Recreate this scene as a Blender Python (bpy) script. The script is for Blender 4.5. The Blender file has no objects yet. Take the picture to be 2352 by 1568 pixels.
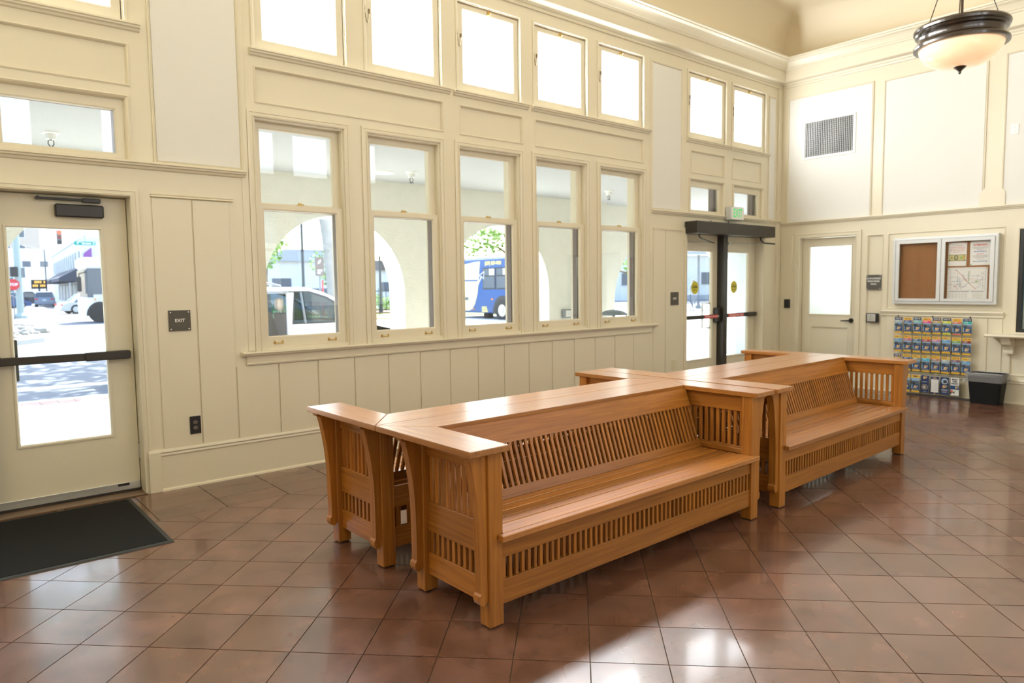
import bpy, bmesh, math, random
from math import sin, cos, pi, radians as R
from mathutils import Vector, Matrix
random.seed(7)
SC = bpy.context.scene; COL = SC.collection; D = bpy.data
X1 = 10.3065      # far (back) wall
YO = -6.15        # wall opposite the windows
XE = -0.70        # end wall behind the camera's left
# ------------------------------------------------------------------ camera, sky, sun, daylight, exposure
cam = D.cameras.new('camera'); co = D.objects.new('camera', cam); COL.objects.link(co)
cam.sensor_width = 36; cam.lens = 24.769; cam.clip_start = .05; cam.clip_end = 500
yaw, pit, rol = R(50.071), R(-4.537), R(-.731)
fw = Vector((cos(yaw)*cos(pit), sin(yaw)*cos(pit), sin(pit)))
rt = fw.cross(Vector((0, 0, 1))).normalized(); up = rt.cross(fw)
rt, up = cos(rol)*rt + sin(rol)*up, -sin(rol)*rt + cos(rol)*up
co.matrix_world = Matrix(((rt.x, up.x, -fw.x, .3826), (rt.y, up.y, -fw.y, -5.5826), (rt.z, up.z, -fw.z, 1.48), (0, 0, 0, 1)))
cam.dof.use_dof = True; cam.dof.focus_distance = 3.4; cam.dof.aperture_fstop = 3.2
SC.camera = co
SC.view_settings.view_transform = 'Standard'; SC.view_settings.look = 'None'
SC.view_settings.exposure = 0; SC.view_settings.gamma = 1; SC.view_settings.use_curve_mapping = False
SC.cycles.max_bounces = 10; SC.cycles.diffuse_bounces = 6; SC.cycles.transparent_max_bounces = 12
SC.cycles.sample_clamp_indirect = 6; SC.cycles.use_denoising = True
SUN_ROT, SUN_EL = R(32), R(52)
W = D.worlds.new('sky'); SC.world = W; W.use_nodes = True
sk = W.node_tree.nodes.new('ShaderNodeTexSky'); sk.sky_type = 'NISHITA'; sk.sun_disc = False
sk.sun_elevation = SUN_EL; sk.sun_rotation = SUN_ROT; sk.dust_density = 2.5; sk.air_density = 1.0
W.node_tree.links.new(sk.outputs[0], W.node_tree.nodes['Background'].inputs[0])
W.node_tree.nodes['Background'].inputs[1].default_value = .95
def lamp(name, kind, energy, loc, dirv, color=(1, 1, 1), sx=1, sy=1):
    l = D.lights.new(name, kind); l.energy = energy; l.color = color
    if kind == 'AREA': l.shape = 'RECTANGLE'; l.size = sx; l.size_y = sy
    o = D.objects.new(name, l); COL.objects.link(o); o.location = loc
    z = -Vector(dirv).normalized(); h = Vector((0, 0, 1)) if abs(z.z) < .99 else Vector((0, 1, 0))
    x = h.cross(z).normalized(); y = z.cross(x)
    o.rotation_euler = Matrix((x, y, z)).transposed().to_euler(); o.visible_camera = True; return o
s = lamp('sun', 'SUN', 22, (8, 30, 30), (-sin(SUN_ROT)*cos(SUN_EL), -cos(SUN_ROT)*cos(SUN_EL), -sin(SUN_EL)), (1, .95, .87)); s.data.angle = R(.6)
WC = [2.835 + .984*k for k in range(5)]            # centres of the double-hung windows
CC = [2.87 + .972*k for k in range(5)]             # centres of the clerestory above them
DL, DR = .645, 8.935                               # centres of the two door sets
CLER = [(c, .315) for c in CC] + [(DR - .48, .345), (DR + .515, .345), (DL - .48, .345), (DL + .515, .345)]
DAY = (.93, .97, 1)
for c, h in CLER:                                  # daylight scattered by the obscure glass of the clerestory
    lamp('clerestory_daylight', 'AREA', 66 if c < 7.5 else 21, (c, .030, 3.767), (0, -1, 0), DAY, 2*h - .01, .68)
for c in WC:                                       # daylight of the windows behind the camera
    lamp('window_daylight', 'AREA', 5.5, (c, YO - .02, 1.95), (0, 1, .25), DAY, .62, 1.6)
for c in CC + [1.385]:
    lamp('clerestory_daylight', 'AREA', 8, (c, YO - .02, 3.767), (0, 1, 0), DAY, .62, .68)

# ------------------------------------------------------------------ materials
MT = {}
def pbsdf(name):
    m = D.materials.new(name); m.use_nodes = True; MT[name] = m
    return m, m.node_tree.nodes, m.node_tree.links, m.node_tree.nodes['Principled BSDF']
def mat(name, col, rough=.5, metal=0, var=.06, scale=6, bump=0, bscale=80, coat=0, spec=.5, emit=None, es=0, rnd=0, rvar=0):
    m, N, L, b = pbsdf(name)
    b.inputs['Roughness'].default_value = rough; b.inputs['Metallic'].default_value = metal
    b.inputs['Specular IOR Level'].default_value = spec; b.inputs['Coat Weight'].default_value = coat; b.inputs['Coat Roughness'].default_value = .12
    tc = N.new('ShaderNodeTexCoord'); nz = N.new('ShaderNodeTexNoise'); nz.inputs['Scale'].default_value = scale; nz.inputs['Detail'].default_value = 4
    L.new(tc.outputs['Object'], nz.inputs['Vector'])
    mr = N.new('ShaderNodeMapRange'); mr.inputs[3].default_value = 1 - var; mr.inputs[4].default_value = 1 + var; L.new(nz.outputs[0], mr.inputs[0])
    mx = N.new('ShaderNodeMix'); mx.data_type = 'RGBA'; mx.blend_type = 'MULTIPLY'; mx.inputs[0].default_value = 1; mx.inputs[6].default_value = (*col, 1)
    val = mr.outputs[0]
    if rnd:
        oi = N.new('ShaderNodeObjectInfo'); m2 = N.new('ShaderNodeMapRange'); m2.inputs[3].default_value = 1 - rnd; m2.inputs[4].default_value = 1 + rnd
        L.new(oi.outputs['Random'], m2.inputs[0]); mm = N.new('ShaderNodeMath'); mm.operation = 'MULTIPLY'; L.new(val, mm.inputs[0]); L.new(m2.outputs[0], mm.inputs[1]); val = mm.outputs[0]
    L.new(val, mx.inputs[7]); L.new(mx.outputs[2], b.inputs['Base Color'])
    if rvar:
        m3 = N.new('ShaderNodeMapRange'); m3.inputs[1].default_value = .3; m3.inputs[2].default_value = .7; m3.inputs[3].default_value = rough - rvar; m3.inputs[4].default_value = rough + rvar
        L.new(nz.outputs[0], m3.inputs[0]); L.new(m3.outputs[0], b.inputs['Roughness'])
    if bump:
        n2 = N.new('ShaderNodeTexNoise'); n2.inputs['Scale'].default_value = bscale; n2.inputs['Detail'].default_value = 3; L.new(tc.outputs['Object'], n2.inputs['Vector'])
        bp = N.new('ShaderNodeBump'); bp.inputs['Strength'].default_value = bump; bp.inputs['Distance'].default_value = .01
        L.new(n2.outputs[0], bp.inputs['Height']); L.new(bp.outputs[0], b.inputs['Normal'])
    if emit: b.inputs['Emission Color'].default_value = (*emit, 1); b.inputs['Emission Strength'].default_value = es
    return m
def S(r, g, b):   # sRGB 0-255 to linear
    return tuple((c/255/12.92 if c/255 <= .04045 else ((c/255 + .055)/1.055)**2.4) for c in (r, g, b))
def wood(name, axis, gloss=0):
    m, N, L, b = pbsdf(name)
    tc = N.new('ShaderNodeTexCoord'); oi = N.new('ShaderNodeObjectInfo'); mp = N.new('ShaderNodeMapping'); add = N.new('ShaderNodeVectorMath'); add.operation = 'ADD'
    cmb = N.new('ShaderNodeMath'); cmb.operation = 'MULTIPLY'; cmb.inputs[1].default_value = 9; L.new(oi.outputs['Random'], cmb.inputs[0])
    L.new(tc.outputs['Object'], add.inputs[0]); L.new(cmb.outputs[0], add.inputs[1])
    sc = [38, 38, 38]; sc[axis] = 1.2; mp.inputs['Scale'].default_value = sc; L.new(add.outputs[0], mp.inputs[0])
    n1 = N.new('ShaderNodeTexNoise'); n1.inputs['Scale'].default_value = 1.6; n1.inputs['Detail'].default_value = 6; n1.inputs['Roughness'].default_value = .62; n1.inputs['Distortion'].default_value = .5
    L.new(mp.outputs[0], n1.inputs['Vector'])
    cr = N.new('ShaderNodeValToRGB'); e = cr.color_ramp.elements
    e[0].position = .25; e[0].color = (.205, .069, .009, 1); e[1].position = .78; e[1].color = (.445, .174, .026, 1)
    k = cr.color_ramp.elements.new(.5); k.color = (.325, .117, .015, 1)
    L.new(n1.outputs[0], cr.inputs[0])
    mr = N.new('ShaderNodeMapRange'); mr.inputs[3].default_value = .84; mr.inputs[4].default_value = 1.14; L.new(oi.outputs['Random'], mr.inputs[0])
    mx = N.new('ShaderNodeMix'); mx.data_type = 'RGBA'; mx.blend_type = 'MULTIPLY'; mx.inputs[0].default_value = 1
    L.new(cr.outputs[0], mx.inputs[6]); L.new(mr.outputs[0], mx.inputs[7]); L.new(mx.outputs[2], b.inputs['Base Color'])
    b.inputs['Roughness'].default_value = .42; b.inputs['Specular IOR Level'].default_value = .3; b.inputs['Coat Weight'].default_value = 1.0 if gloss else .35; b.inputs['Coat Roughness'].default_value = .24 if gloss else .2
    if gloss: b.inputs['Coat IOR'].default_value = 1.65
    bp = N.new('ShaderNodeBump'); bp.inputs['Strength'].default_value = .12; bp.inputs['Distance'].default_value = .002; L.new(n1.outputs[0], bp.inputs['Height']); L.new(bp.outputs[0], b.inputs['Normal'])
def front(N, L, f):      # reflect on the outer face of a pane only
    ge = N.new('ShaderNodeNewGeometry'); sb = N.new('ShaderNodeMath'); sb.operation = 'SUBTRACT'; sb.inputs[0].default_value = 1; L.new(ge.outputs['Backfacing'], sb.inputs[1])
    mu = N.new('ShaderNodeMath'); mu.operation = 'MULTIPLY'; L.new(f.outputs[0], mu.inputs[0]); L.new(sb.outputs[0], mu.inputs[1]); return mu.outputs[0]
def glass(name, tint=(1, 1, 1), refl=1.0, rough=0.0):
    m = D.materials.new(name); m.use_nodes = True; MT[name] = m; N = m.node_tree.nodes; L = m.node_tree.links
    N.remove(N['Principled BSDF']); t = N.new('ShaderNodeBsdfTransparent'); t.inputs[0].default_value = (*tint, 1)
    g = N.new('ShaderNodeBsdfGlossy'); g.inputs['Roughness'].default_value = rough; f = N.new('ShaderNodeFresnel'); f.inputs[0].default_value = 1.45
    ml = N.new('ShaderNodeMath'); ml.operation = 'MULTIPLY'; ml.inputs[1].default_value = refl; L.new(front(N, L, f), ml.inputs[0])
    x = N.new('ShaderNodeMixShader'); L.new(ml.outputs[0], x.inputs[0]); L.new(t.outputs[0], x.inputs[1]); L.new(g.outputs[0], x.inputs[2]); L.new(x.outputs[0], N['Material Output'].inputs[0])
def frosted(name, col):
    m = D.materials.new(name); m.use_nodes = True; MT[name] = m; N = m.node_tree.nodes; L = m.node_tree.links
    N.remove(N['Principled BSDF']); t = N.new('ShaderNodeBsdfTranslucent'); t.inputs[0].default_value = (*col, 1)
    g = N.new('ShaderNodeBsdfGlossy'); g.inputs['Roughness'].default_value = .15; f = N.new('ShaderNodeFresnel')
    x = N.new('ShaderNodeMixShader'); L.new(front(N, L, f), x.inputs[0]); L.new(t.outputs[0], x.inputs[1]); L.new(g.outputs[0], x.inputs[2]); L.new(x.outputs[0], N['Material Output'].inputs[0])
mat('cream', (.695, .635, .49), .34, var=.015, scale=1.5, bump=.05, bscale=35)
mat('plaster', (.72, .71, .665), .75, var=.012, scale=2, bump=.04, bscale=60)
mat('ceiling_paint', (.76, .67, .49), .6, var=.02, scale=1)
wood('wood_x', 0); wood('wood_y', 1); wood('wood_z', 2); wood('top_x', 0, 1); wood('top_y', 1, 1)   # glossier coat on tops and seats, added for whiter window sheen
def tile_mat():
    m, N, L, b = pbsdf('tile')
    tc = N.new('ShaderNodeTexCoord'); oi = N.new('ShaderNodeObjectInfo'); mu = N.new('ShaderNodeMath'); mu.operation = 'MULTIPLY'; mu.inputs[1].default_value = 37; L.new(oi.outputs['Random'], mu.inputs[0])
    add = N.new('ShaderNodeVectorMath'); L.new(tc.outputs['Object'], add.inputs[0]); L.new(mu.outputs[0], add.inputs[1])
    def noise(sc, det, rg=.6):
        n = N.new('ShaderNodeTexNoise'); n.inputs['Scale'].default_value = sc; n.inputs['Detail'].default_value = det; n.inputs['Roughness'].default_value = rg; L.new(add.outputs[0], n.inputs['Vector']); return n.outputs[0]
    def rng(src, a, b_, lo=.25, hi=.75):
        r = N.new('ShaderNodeMapRange'); r.inputs[1].default_value = lo; r.inputs[2].default_value = hi; r.inputs[3].default_value = a; r.inputs[4].default_value = b_; L.new(src, r.inputs[0]); return r.outputs[0]
    cr = N.new('ShaderNodeValToRGB'); e = cr.color_ramp.elements; e[0].position = .25; e[0].color = (.080, .034, .019, 1); e[1].position = .80; e[1].color = (.175, .077, .046, 1)
    L.new(noise(6, 2, .5), cr.inputs[0]); v = N.new('ShaderNodeMath'); v.operation = 'MULTIPLY'; v.inputs[0].default_value = 1; L.new(rng(oi.outputs['Random'], .88, 1.12, 0, 1), v.inputs[1])
    mx = N.new('ShaderNodeMix'); mx.data_type = 'RGBA'; mx.blend_type = 'MULTIPLY'; mx.inputs[0].default_value = 1; L.new(cr.outputs[0], mx.inputs[6]); L.new(v.outputs[0], mx.inputs[7]); L.new(mx.outputs[2], b.inputs['Base Color'])
    L.new(rng(noise(2.2, 1, .4), .21, .31), b.inputs['Roughness']); b.inputs['Coat Weight'].default_value = .3; b.inputs['Coat Roughness'].default_value = .08; b.inputs['Specular IOR Level'].default_value = 1.0
tile_mat()
mat('grout', (.10, .062, .038), .8, var=.2)
mat('threshold', (.16, .10, .055), .5, var=.2)
mat('rubber', (.010, .010, .0095), .9, var=.4, scale=160, bump=.4, bscale=700, spec=.2)
mat('rubber_edge', (.02, .022, .02), .6)
mat('bronze', (.030, .025, .021), .36, var=.1, spec=.45)
mat('screen_brown', (.14, .105, .09), .55, var=.25, scale=20)
mat('brass', (.52, .36, .13), .32, 1, var=.15)
mat('old_brass', (.22, .16, .085), .45, .7, var=.2)
mat('aluminium', (.60, .60, .58), .35, .8, var=.04)
mat('silver_paint', (.60, .61, .60), .4, .15, var=.02)
mat('black', (.012, .012, .012), .45, var=.1)
mat('dark', (.03, .03, .032), .6)
mat('sign_grey', (.105, .098, .085), .7, var=.04, spec=.15)
mat('white', (.82, .82, .80), .5, var=.02)
mat('paper', (.78, .77, .75), .7, var=.02)
mat('almond', (.66, .60, .40), .4)
mat('cork', (.30, .135, .050), .85, var=.25, scale=120)
mat('steel', (.55, .55, .53), .3, .9)
mat('stucco', (.83, .82, .75), .9, var=.06, scale=8, bump=.8, bscale=45)
mat('porch_paint', (.42, .44, .45), .9, var=.04, scale=10, bump=.3, bscale=60)
mat('concrete', (.65, .64, .62), .9, var=.1, scale=2)
mat('asphalt', (.115, .13, .155), .9, var=.14, scale=.8)
mat('kerb', (.48, .46, .43), .9, var=.1)
mat('brick_red', (.36, .24, .21), .9, var=.15)
mat('line_white', (.8, .8, .8), .8, var=.05)
mat('rock', (.30, .29, .27), .95, var=.5, scale=5)
mat('grass', (.16, .22, .06), .95, var=.4, scale=6)
mat('mulch', (.16, .10, .06), .95, var=.4, scale=9)
mat('leaf', (.16, .30, .045), .8, var=.5, scale=2.5)
mat('leaf_dark', (.07, .16, .035), .8, var=.5, scale=2.5)
mat('bark', (.42, .39, .35), .9, var=.3, scale=5)
mat('branch', (.14, .11, .085), .9, var=.3, scale=8)
mat('pole_green', (.36, .42, .39), .5); mat('pole_grey', (.16, .18, .20), .5)
mat('teal', (.0, .30, .25), .5); mat('red', (.62, .03, .04), .45); mat('lamp_red', (.7, .05, .03), .4, emit=(1, .10, .03), es=2.2)
mat('lamp_off', (.25, .05, .03), .4); mat('amber', (.8, .4, .05), .5, emit=(1, .55, .12), es=1.3)
mat('bldg_white', (.74, .72, .69), .9, var=.05); mat('bldg_tan', (.55, .46, .38), .9, var=.08); mat('bldg_grey', (.42, .43, .45), .8, var=.08)
mat('win_dark', (.10, .12, .15), .2); mat('awning', (.045, .055, .08), .8); mat('awning_teal', (.05, .22, .21), .8); mat('purple', (.30, .10, .34), .8)
mat('car_white', (.80, .80, .80), .25, coat=.6, var=.01); mat('car_silver', (.52, .52, .51), .3, .3, coat=.5); mat('car_blue', (.05, .10, .25), .3, coat=.5)
mat('car_navy', (.028, .045, .09), .35, coat=.4); mat('car_slate', (.16, .20, .28), .3, .3, coat=.4); mat('tyre', (.03, .03, .032), .8); mat('hub', (.5, .5, .5), .35, .8)
mat('bus_blue', (.018, .075, .26), .3, coat=.4, var=.12); mat('bus_yellow', (.80, .70, .33), .4, coat=.3); mat('bus_text', (.85, .70, .22), .5)
mat('seat_grey', (.17, .15, .14), .8); mat('tan_leather', (.5, .42, .34), .7); mat('orange', (.8, .25, .03), .4)
mat('fence_black', (.03, .035, .04), .6); mat('bench_metal', (.05, .08, .13), .5); mat('canopy_grey', (.22, .25, .28), .7)
mat('skin', (.55, .34, .25), .6); mat('hair_grey', (.25, .24, .23), .9); mat('jacket', (.05, .06, .08), .85); mat('shirt', (.30, .33, .36), .85); mat('trouser', (.09, .10, .13), .85)
mat('decal_yellow', (.62, .55, .03), .5); mat('sticker_red', (.60, .05, .05), .45)
mat('exit_green', (.05, .6, .2), .4, emit=(.04, .8, .2), es=.35)
mat('bowl', (.80, .62, .44), .18, emit=(1, .56, .29), es=.62, coat=.5)
mat('bronze_lamp', (.035, .022, .014), .24, .35, coat=.5)
mat('bin_black', (.008, .008, .008), .5, spec=.2)
mat('navy', (.012, .030, .105), .5, var=.08); mat('b_blue', (.010, .060, .19), .5, var=.2, scale=40); mat('b_sky', (.26, .42, .58), .5, var=.3, scale=60); mat('b_bus', (.08, .11, .16), .5, var=.5, scale=70)
mat('b_yellow', (.74, .43, .02), .5, var=.03); mat('b_logo', (.80, .52, .20), .5); mat('b_white', (.75, .75, .74), .5)
for n, c in dict(grey=(.36, .42, .45), navyband=(.06, .09, .25), aqua=(.22, .45, .45), pink=(.72, .05, .23), gold=(.50, .33, .12), lime=(.58, .60, .03), coral=(.60, .16, .08), tealband=(.02, .36, .33), blueband=(.10, .30, .55), mauve=(.42, .13, .26), slate=(.06, .13, .26), crimson=(.38, .05, .06), lilac=(.45, .20, .36), green=(.20, .34, .08), maroon=(.22, .03, .04), rust=(.42, .20, .15), olive=(.28, .29, .22), cyan=(.04, .40, .60), plum=(.17, .09, .15), redband=(.60, .03, .08)).items(): mat(n, c, .5, var=.04)
mat('print_red', (.62, .10, .09), .7); mat('print_grey', (.30, .29, .28), .7); mat('print_blue', (.10, .20, .50), .7); mat('print_green', (.22, .45, .12), .7); mat('print_pink', (.62, .33, .32), .7); mat('note_green', (.58, .52, .24), .7, var=.15, scale=90); mat('note_dark', (.16, .17, .10), .7); mat('note_gold', (.55, .36, .10), .7)
mat('backing_dark', (.02, .02, .02), .9)
glass('window_glass', (.97, 1, .99), 1.9); glass('tint_glass', (.42, .52, .55)); glass('acrylic', (.985, .985, .98), .15);  glass('clear_cover', (.97, .97, .96), .9, .02)
def film(name, col, f):
    m, N, L, b = pbsdf(name); b.inputs['Base Color'].default_value = (*col, 1); b.inputs['Roughness'].default_value = .3; t = N.new('ShaderNodeBsdfTransparent')
    x = N.new('ShaderNodeMixShader'); x.inputs[0].default_value = f; L.new(t.outputs[0], x.inputs[1]); L.new(b.outputs[0], x.inputs[2]); L.new(x.outputs[0], N['Material Output'].inputs[0])
film('liner', (.55, .56, .57), .30)
frosted('obscure_glass', (.80, .84, .86)); frosted('frosted_glass', (.86, .90, .88))

# ------------------------------------------------------------------ mesh helpers
class M:
    def __init__(s): s.v, s.f, s.m, s.mats = [], [], [], []
    def mi(s, m):
        if m not in s.mats: s.mats.append(m)
        return s.mats.index(m)
    def add(s, vs, fs, m):
        o = len(s.v); s.v += [tuple(p) for p in vs]; k = s.mi(m)
        for f in fs: s.f.append([o + i for i in f]); s.m.append(k)
        return s
    def box(s, x0, x1, y0, y1, z0, z1, m, c=0):
        x0, x1 = min(x0, x1), max(x0, x1); y0, y1 = min(y0, y1), max(y0, y1); z0, z1 = min(z0, z1), max(z0, z1)
        if not c:
            return s.add([(x, y, z) for x in (x0, x1) for y in (y0, y1) for z in (z0, z1)], [(0, 1, 3, 2), (4, 6, 7, 5), (0, 4, 5, 1), (2, 3, 7, 6), (0, 2, 6, 4), (1, 5, 7, 3)], m)
        lo, hi = (x0, y0, z0), (x1, y1, z1); vs, ix = [], {}
        for sx in (0, 1):
            for sy in (0, 1):
                for sz in (0, 1):
                    sg = (sx, sy, sz)
                    for a in range(3):
                        p = [(hi[k] - (0 if k == a else c)) if sg[k] else (lo[k] + (0 if k == a else c)) for k in range(3)]
                        ix[sg, a] = len(vs); vs.append(p)
        fs = []
        for a in range(3):
            b, d = (a + 1) % 3, (a + 2) % 3
            def sg(va, vb, vd): t = [0, 0, 0]; t[a] = va; t[b] = vb; t[d] = vd; return tuple(t)
            for va in (0, 1):
                fs.append([ix[sg(va, p, q), a] for p, q in ((0, 0), (1, 0), (1, 1), (0, 1))])
                for vb in (0, 1): fs.append([ix[sg(va, vb, 0), a], ix[sg(va, vb, 1), a], ix[sg(va, vb, 1), b], ix[sg(va, vb, 0), b]])
        for sx in (0, 1):
            for sy in (0, 1):
                for sz in (0, 1): fs.append([ix[(sx, sy, sz), a] for a in range(3)])
        return s.add(vs, fs, m)
    def prism(s, poly, ax, a0, a1, m):
        n = len(poly); mk = {'x': lambda p, a: (a, p[0], p[1]), 'y': lambda p, a: (p[0], a, p[1]), 'z': lambda p, a: (p[0], p[1], a)}[ax]
        return s.add([mk(p, a0) for p in poly] + [mk(p, a1) for p in poly], [list(range(n)), list(range(2*n - 1, n - 1, -1))] + [(i, (i + 1) % n, n + (i + 1) % n, n + i) for i in range(n)], m)
    def tube(s, pts, r, m, n=8, caps=True):
        pts = [Vector(p) for p in pts]; rs = r if isinstance(r, (list, tuple)) else [r]*len(pts); vs, fs = [], []; u = None
        for i, p in enumerate(pts):
            t = (pts[min(i + 1, len(pts) - 1)] - pts[max(i - 1, 0)]).normalized()
            if u is None: u = t.orthogonal().normalized()
            u = (u - t*u.dot(t)).normalized(); w = t.cross(u)
            vs += [p + rs[i]*(cos(2*pi*k/n)*u + sin(2*pi*k/n)*w) for k in range(n)]
        for i in range(len(pts) - 1):
            fs += [(i*n + k, i*n + (k + 1) % n, (i + 1)*n + (k + 1) % n, (i + 1)*n + k) for k in range(n)]
        if caps: fs += [list(range(n - 1, -1, -1)), [(len(pts) - 1)*n + k for k in range(n)]]
        return s.add(vs, fs, m)
    def lathe(s, prof, m, n=24, c=(0, 0, 0), sx=1, sy=1):
        vs = [(c[0] + r*cos(2*pi*k/n)*sx, c[1] + r*sin(2*pi*k/n)*sy, c[2] + z) for r, z in prof for k in range(n)]
        fs = [(i*n + k, i*n + (k + 1) % n, (i + 1)*n + (k + 1) % n, (i + 1)*n + k) for i in range(len(prof) - 1) for k in range(n)]
        return s.add(vs, fs, m)
    def ball(s, c, r, m, nu=12, nv=8):
        r = r if isinstance(r, (list, tuple)) else (r, r, r)
        vs = [(c[0] + r[0]*sin(pi*j/nv)*cos(2*pi*i/nu), c[1] + r[1]*sin(pi*j/nv)*sin(2*pi*i/nu), c[2] + r[2]*cos(pi*j/nv)) for j in range(nv + 1) for i in range(nu)]
        return s.add(vs, [(j*nu + i, j*nu + (i + 1) % nu, (j + 1)*nu + (i + 1) % nu, (j + 1)*nu + i) for j in range(nv) for i in range(nu)], m)
    def frame(s, x0, x1, z0, z1, prof, m):    # mitred ring in the xz plane; prof: (distance inward, y)
        vs = []
        for d, y in prof: vs += [(x0 + d, y, z0 + d), (x1 - d, y, z0 + d), (x1 - d, y, z1 - d), (x0 + d, y, z1 - d)]
        n = len(prof)
        return s.add(vs, [(i*4 + k, i*4 + (k + 1) % 4, ((i + 1) % n)*4 + (k + 1) % 4, ((i + 1) % n)*4 + k) for i in range(n) for k in range(4)], m)
    def ring(s, x0, x1, y0, y1, prof, m, close=True):    # mitred ring in plan; prof: (distance inward, z)
        vs = []
        for d, z in prof: vs += [(x0 + d, y0 + d, z), (x1 - d, y0 + d, z), (x1 - d, y1 - d, z), (x0 + d, y1 - d, z)]
        n = len(prof)
        return s.add(vs, [(i*4 + k, i*4 + (k + 1) % 4, ((i + 1) % n)*4 + (k + 1) % 4, ((i + 1) % n)*4 + k) for i in range(n if close else n - 1) for k in range(4)], m)
    def slab(s, x0, x1, z0, z1, y0, y1, holes, m):       # wall slab with rectangular holes
        xs = sorted({x0, x1} | {h[0] for h in holes} | {h[1] for h in holes}); zs = sorted({z0, z1} | {h[2] for h in holes} | {h[3] for h in holes})
        xs = [x for x in xs if x0 <= x <= x1]; zs = [z for z in zs if z0 <= z <= z1]
        sol = lambda i, j: 0 <= i < len(xs) - 1 and 0 <= j < len(zs) - 1 and not any(h[0] - 1e-6 <= xs[i] and xs[i + 1] <= h[1] + 1e-6 and h[2] - 1e-6 <= zs[j] and zs[j + 1] <= h[3] + 1e-6 for h in holes)
        for i in range(len(xs) - 1):
            for j in range(len(zs) - 1):
                if not sol(i, j): continue
                a, b, c, d = xs[i], xs[i + 1], zs[j], zs[j + 1]
                s.add([(a, y0, c), (b, y0, c), (b, y0, d), (a, y0, d)], [(0, 1, 2, 3)], m); s.add([(a, y1, c), (b, y1, c), (b, y1, d), (a, y1, d)], [(3, 2, 1, 0)], m)
                for q, pts in ((sol(i - 1, j), [(a, y0, c), (a, y0, d), (a, y1, d), (a, y1, c)]), (sol(i + 1, j), [(b, y0, c), (b, y1, c), (b, y1, d), (b, y0, d)]), (sol(i, j - 1), [(a, y0, c), (a, y1, c), (b, y1, c), (b, y0, c)]), (sol(i, j + 1), [(a, y0, d), (b, y0, d), (b, y1, d), (a, y1, d)])):
                    if not q: s.add(pts, [(0, 1, 2, 3)], m)
        return s
    def mesh(s, name, smooth=0, merge=True):
        me = D.meshes.new(name); me.from_pydata(s.v, [], s.f)
        for m in s.mats: me.materials.append(MT[m])
        me.polygons.foreach_set('material_index', s.m)
        bm = bmesh.new(); bm.from_mesh(me)
        if merge: bmesh.ops.remove_doubles(bm, verts=bm.verts, dist=1e-5)
        bmesh.ops.recalc_face_normals(bm, faces=bm.faces); bm.to_mesh(me); bm.free()
        if smooth:
            me.polygons.foreach_set('use_smooth', [True]*len(me.polygons)); me.set_sharp_from_angle(angle=R(smooth))
        return me
def ob(name, src, parent=None, loc=(0, 0, 0), rot=(0, 0, 0), smooth=0, label=None, kind=None, cat=None, group=None):
    me = src.mesh(name, smooth) if isinstance(src, M) else src
    o = D.objects.new(name, me); COL.objects.link(o); o.location = loc; o.rotation_euler = rot
    if parent: o.parent = parent
    return tag(o, label, cat, group, kind)
def tag(o, label=None, cat=None, group=None, kind=None):
    for k, v in (('label', label), ('category', cat), ('group', group), ('kind', kind)):
        if v: o[k] = v
    return o
def thing(name, loc=(0, 0, 0), rz=0, label=None, cat=None, group=None, kind=None):
    o = D.objects.new(name, None); COL.objects.link(o); o.location = loc; o.rotation_euler = (0, 0, rz); o.empty_display_size = .1
    return tag(o, label, cat, group, kind)
def B(*a, c=0): return M().box(*a, c=c)
def copy_tree(o, parent=None):
    c = o.copy(); COL.objects.link(c)
    if parent: c.parent = parent
    for ch in list(o.children): copy_tree(ch, c)
    return c
def text(s, size, m, parent, loc, rot=(pi/2, 0, 0), name='lettering', ext=.0006, align='CENTER', sx=1, bold=0, shear=0):
    cu = D.curves.new('lettering', 'FONT'); cu.body = s; cu.size = size; cu.extrude = ext; cu.align_x = align; cu.align_y = 'CENTER'; cu.offset = bold; cu.shear = shear; cu.resolution_u = 3
    t = D.objects.new('tmp', cu); COL.objects.link(t); bpy.context.view_layer.update()
    me = D.meshes.new_from_object(t.evaluated_get(bpy.context.evaluated_depsgraph_get())); D.objects.remove(t); D.curves.remove(cu)
    me.materials.clear(); me.materials.append(MT[m]); me.name = name
    o = D.objects.new(name, me); COL.objects.link(o); o.location = loc; o.rotation_euler = rot; o.scale = (sx, 1, 1)
    if parent: o.parent = parent
    return o

# ------------------------------------------------------------------ floor
TS = .3048; H = TS*math.sqrt(.5); OX, OY = 2.0998, -.926
YB = OY + H; XB = OX + 35*H           # border lines along the window wall and the far wall
fl = ob('floor', B(XE - .3, X1 + .3, YO - .3, .26, -.12, -.004, 'grout'), kind='structure')
g = .0032; h = H - g
def tmesh(name, poly): return M().prism(poly, 'z', -.006, 0, 'tile').mesh(name)
T_full = tmesh('tile', [(-h, 0), (0, -h), (h, 0), (0, h)]); T_top = tmesh('tile', [(-h + g, -g*.7), (0, -h), (h - g, -g*.7)]); T_right = tmesh('tile', [(-g*.7, h - g), (-h, 0), (-g*.7, -h + g)])
T_corner = tmesh('tile', [(-g, -g), (-h, -g), (-g, -h)])
tiles = []
for m_ in range(-14, 36):
    for n_ in range(-26, 2):
        if (m_ + n_) % 2 == 0: continue
        x, y = OX + H*m_, OY + H*n_
        if x < XE - .05 or y < YO - .05: continue
        me = T_full
        if n_ == 1: me = T_top
        if m_ == 35: me = T_right if n_ != 1 else T_corner
        v = Vector((x, y, 0)) - co.location; z = v.dot(fw); ok = z > .5 and abs(v.dot(rt))/z < .80 and abs(v.dot(up))/z < .56
        tiles.append((0 if ok else 1, v.length, x, y, me))
tiles.sort(key=lambda t: t[:2])
rest = M()
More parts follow.
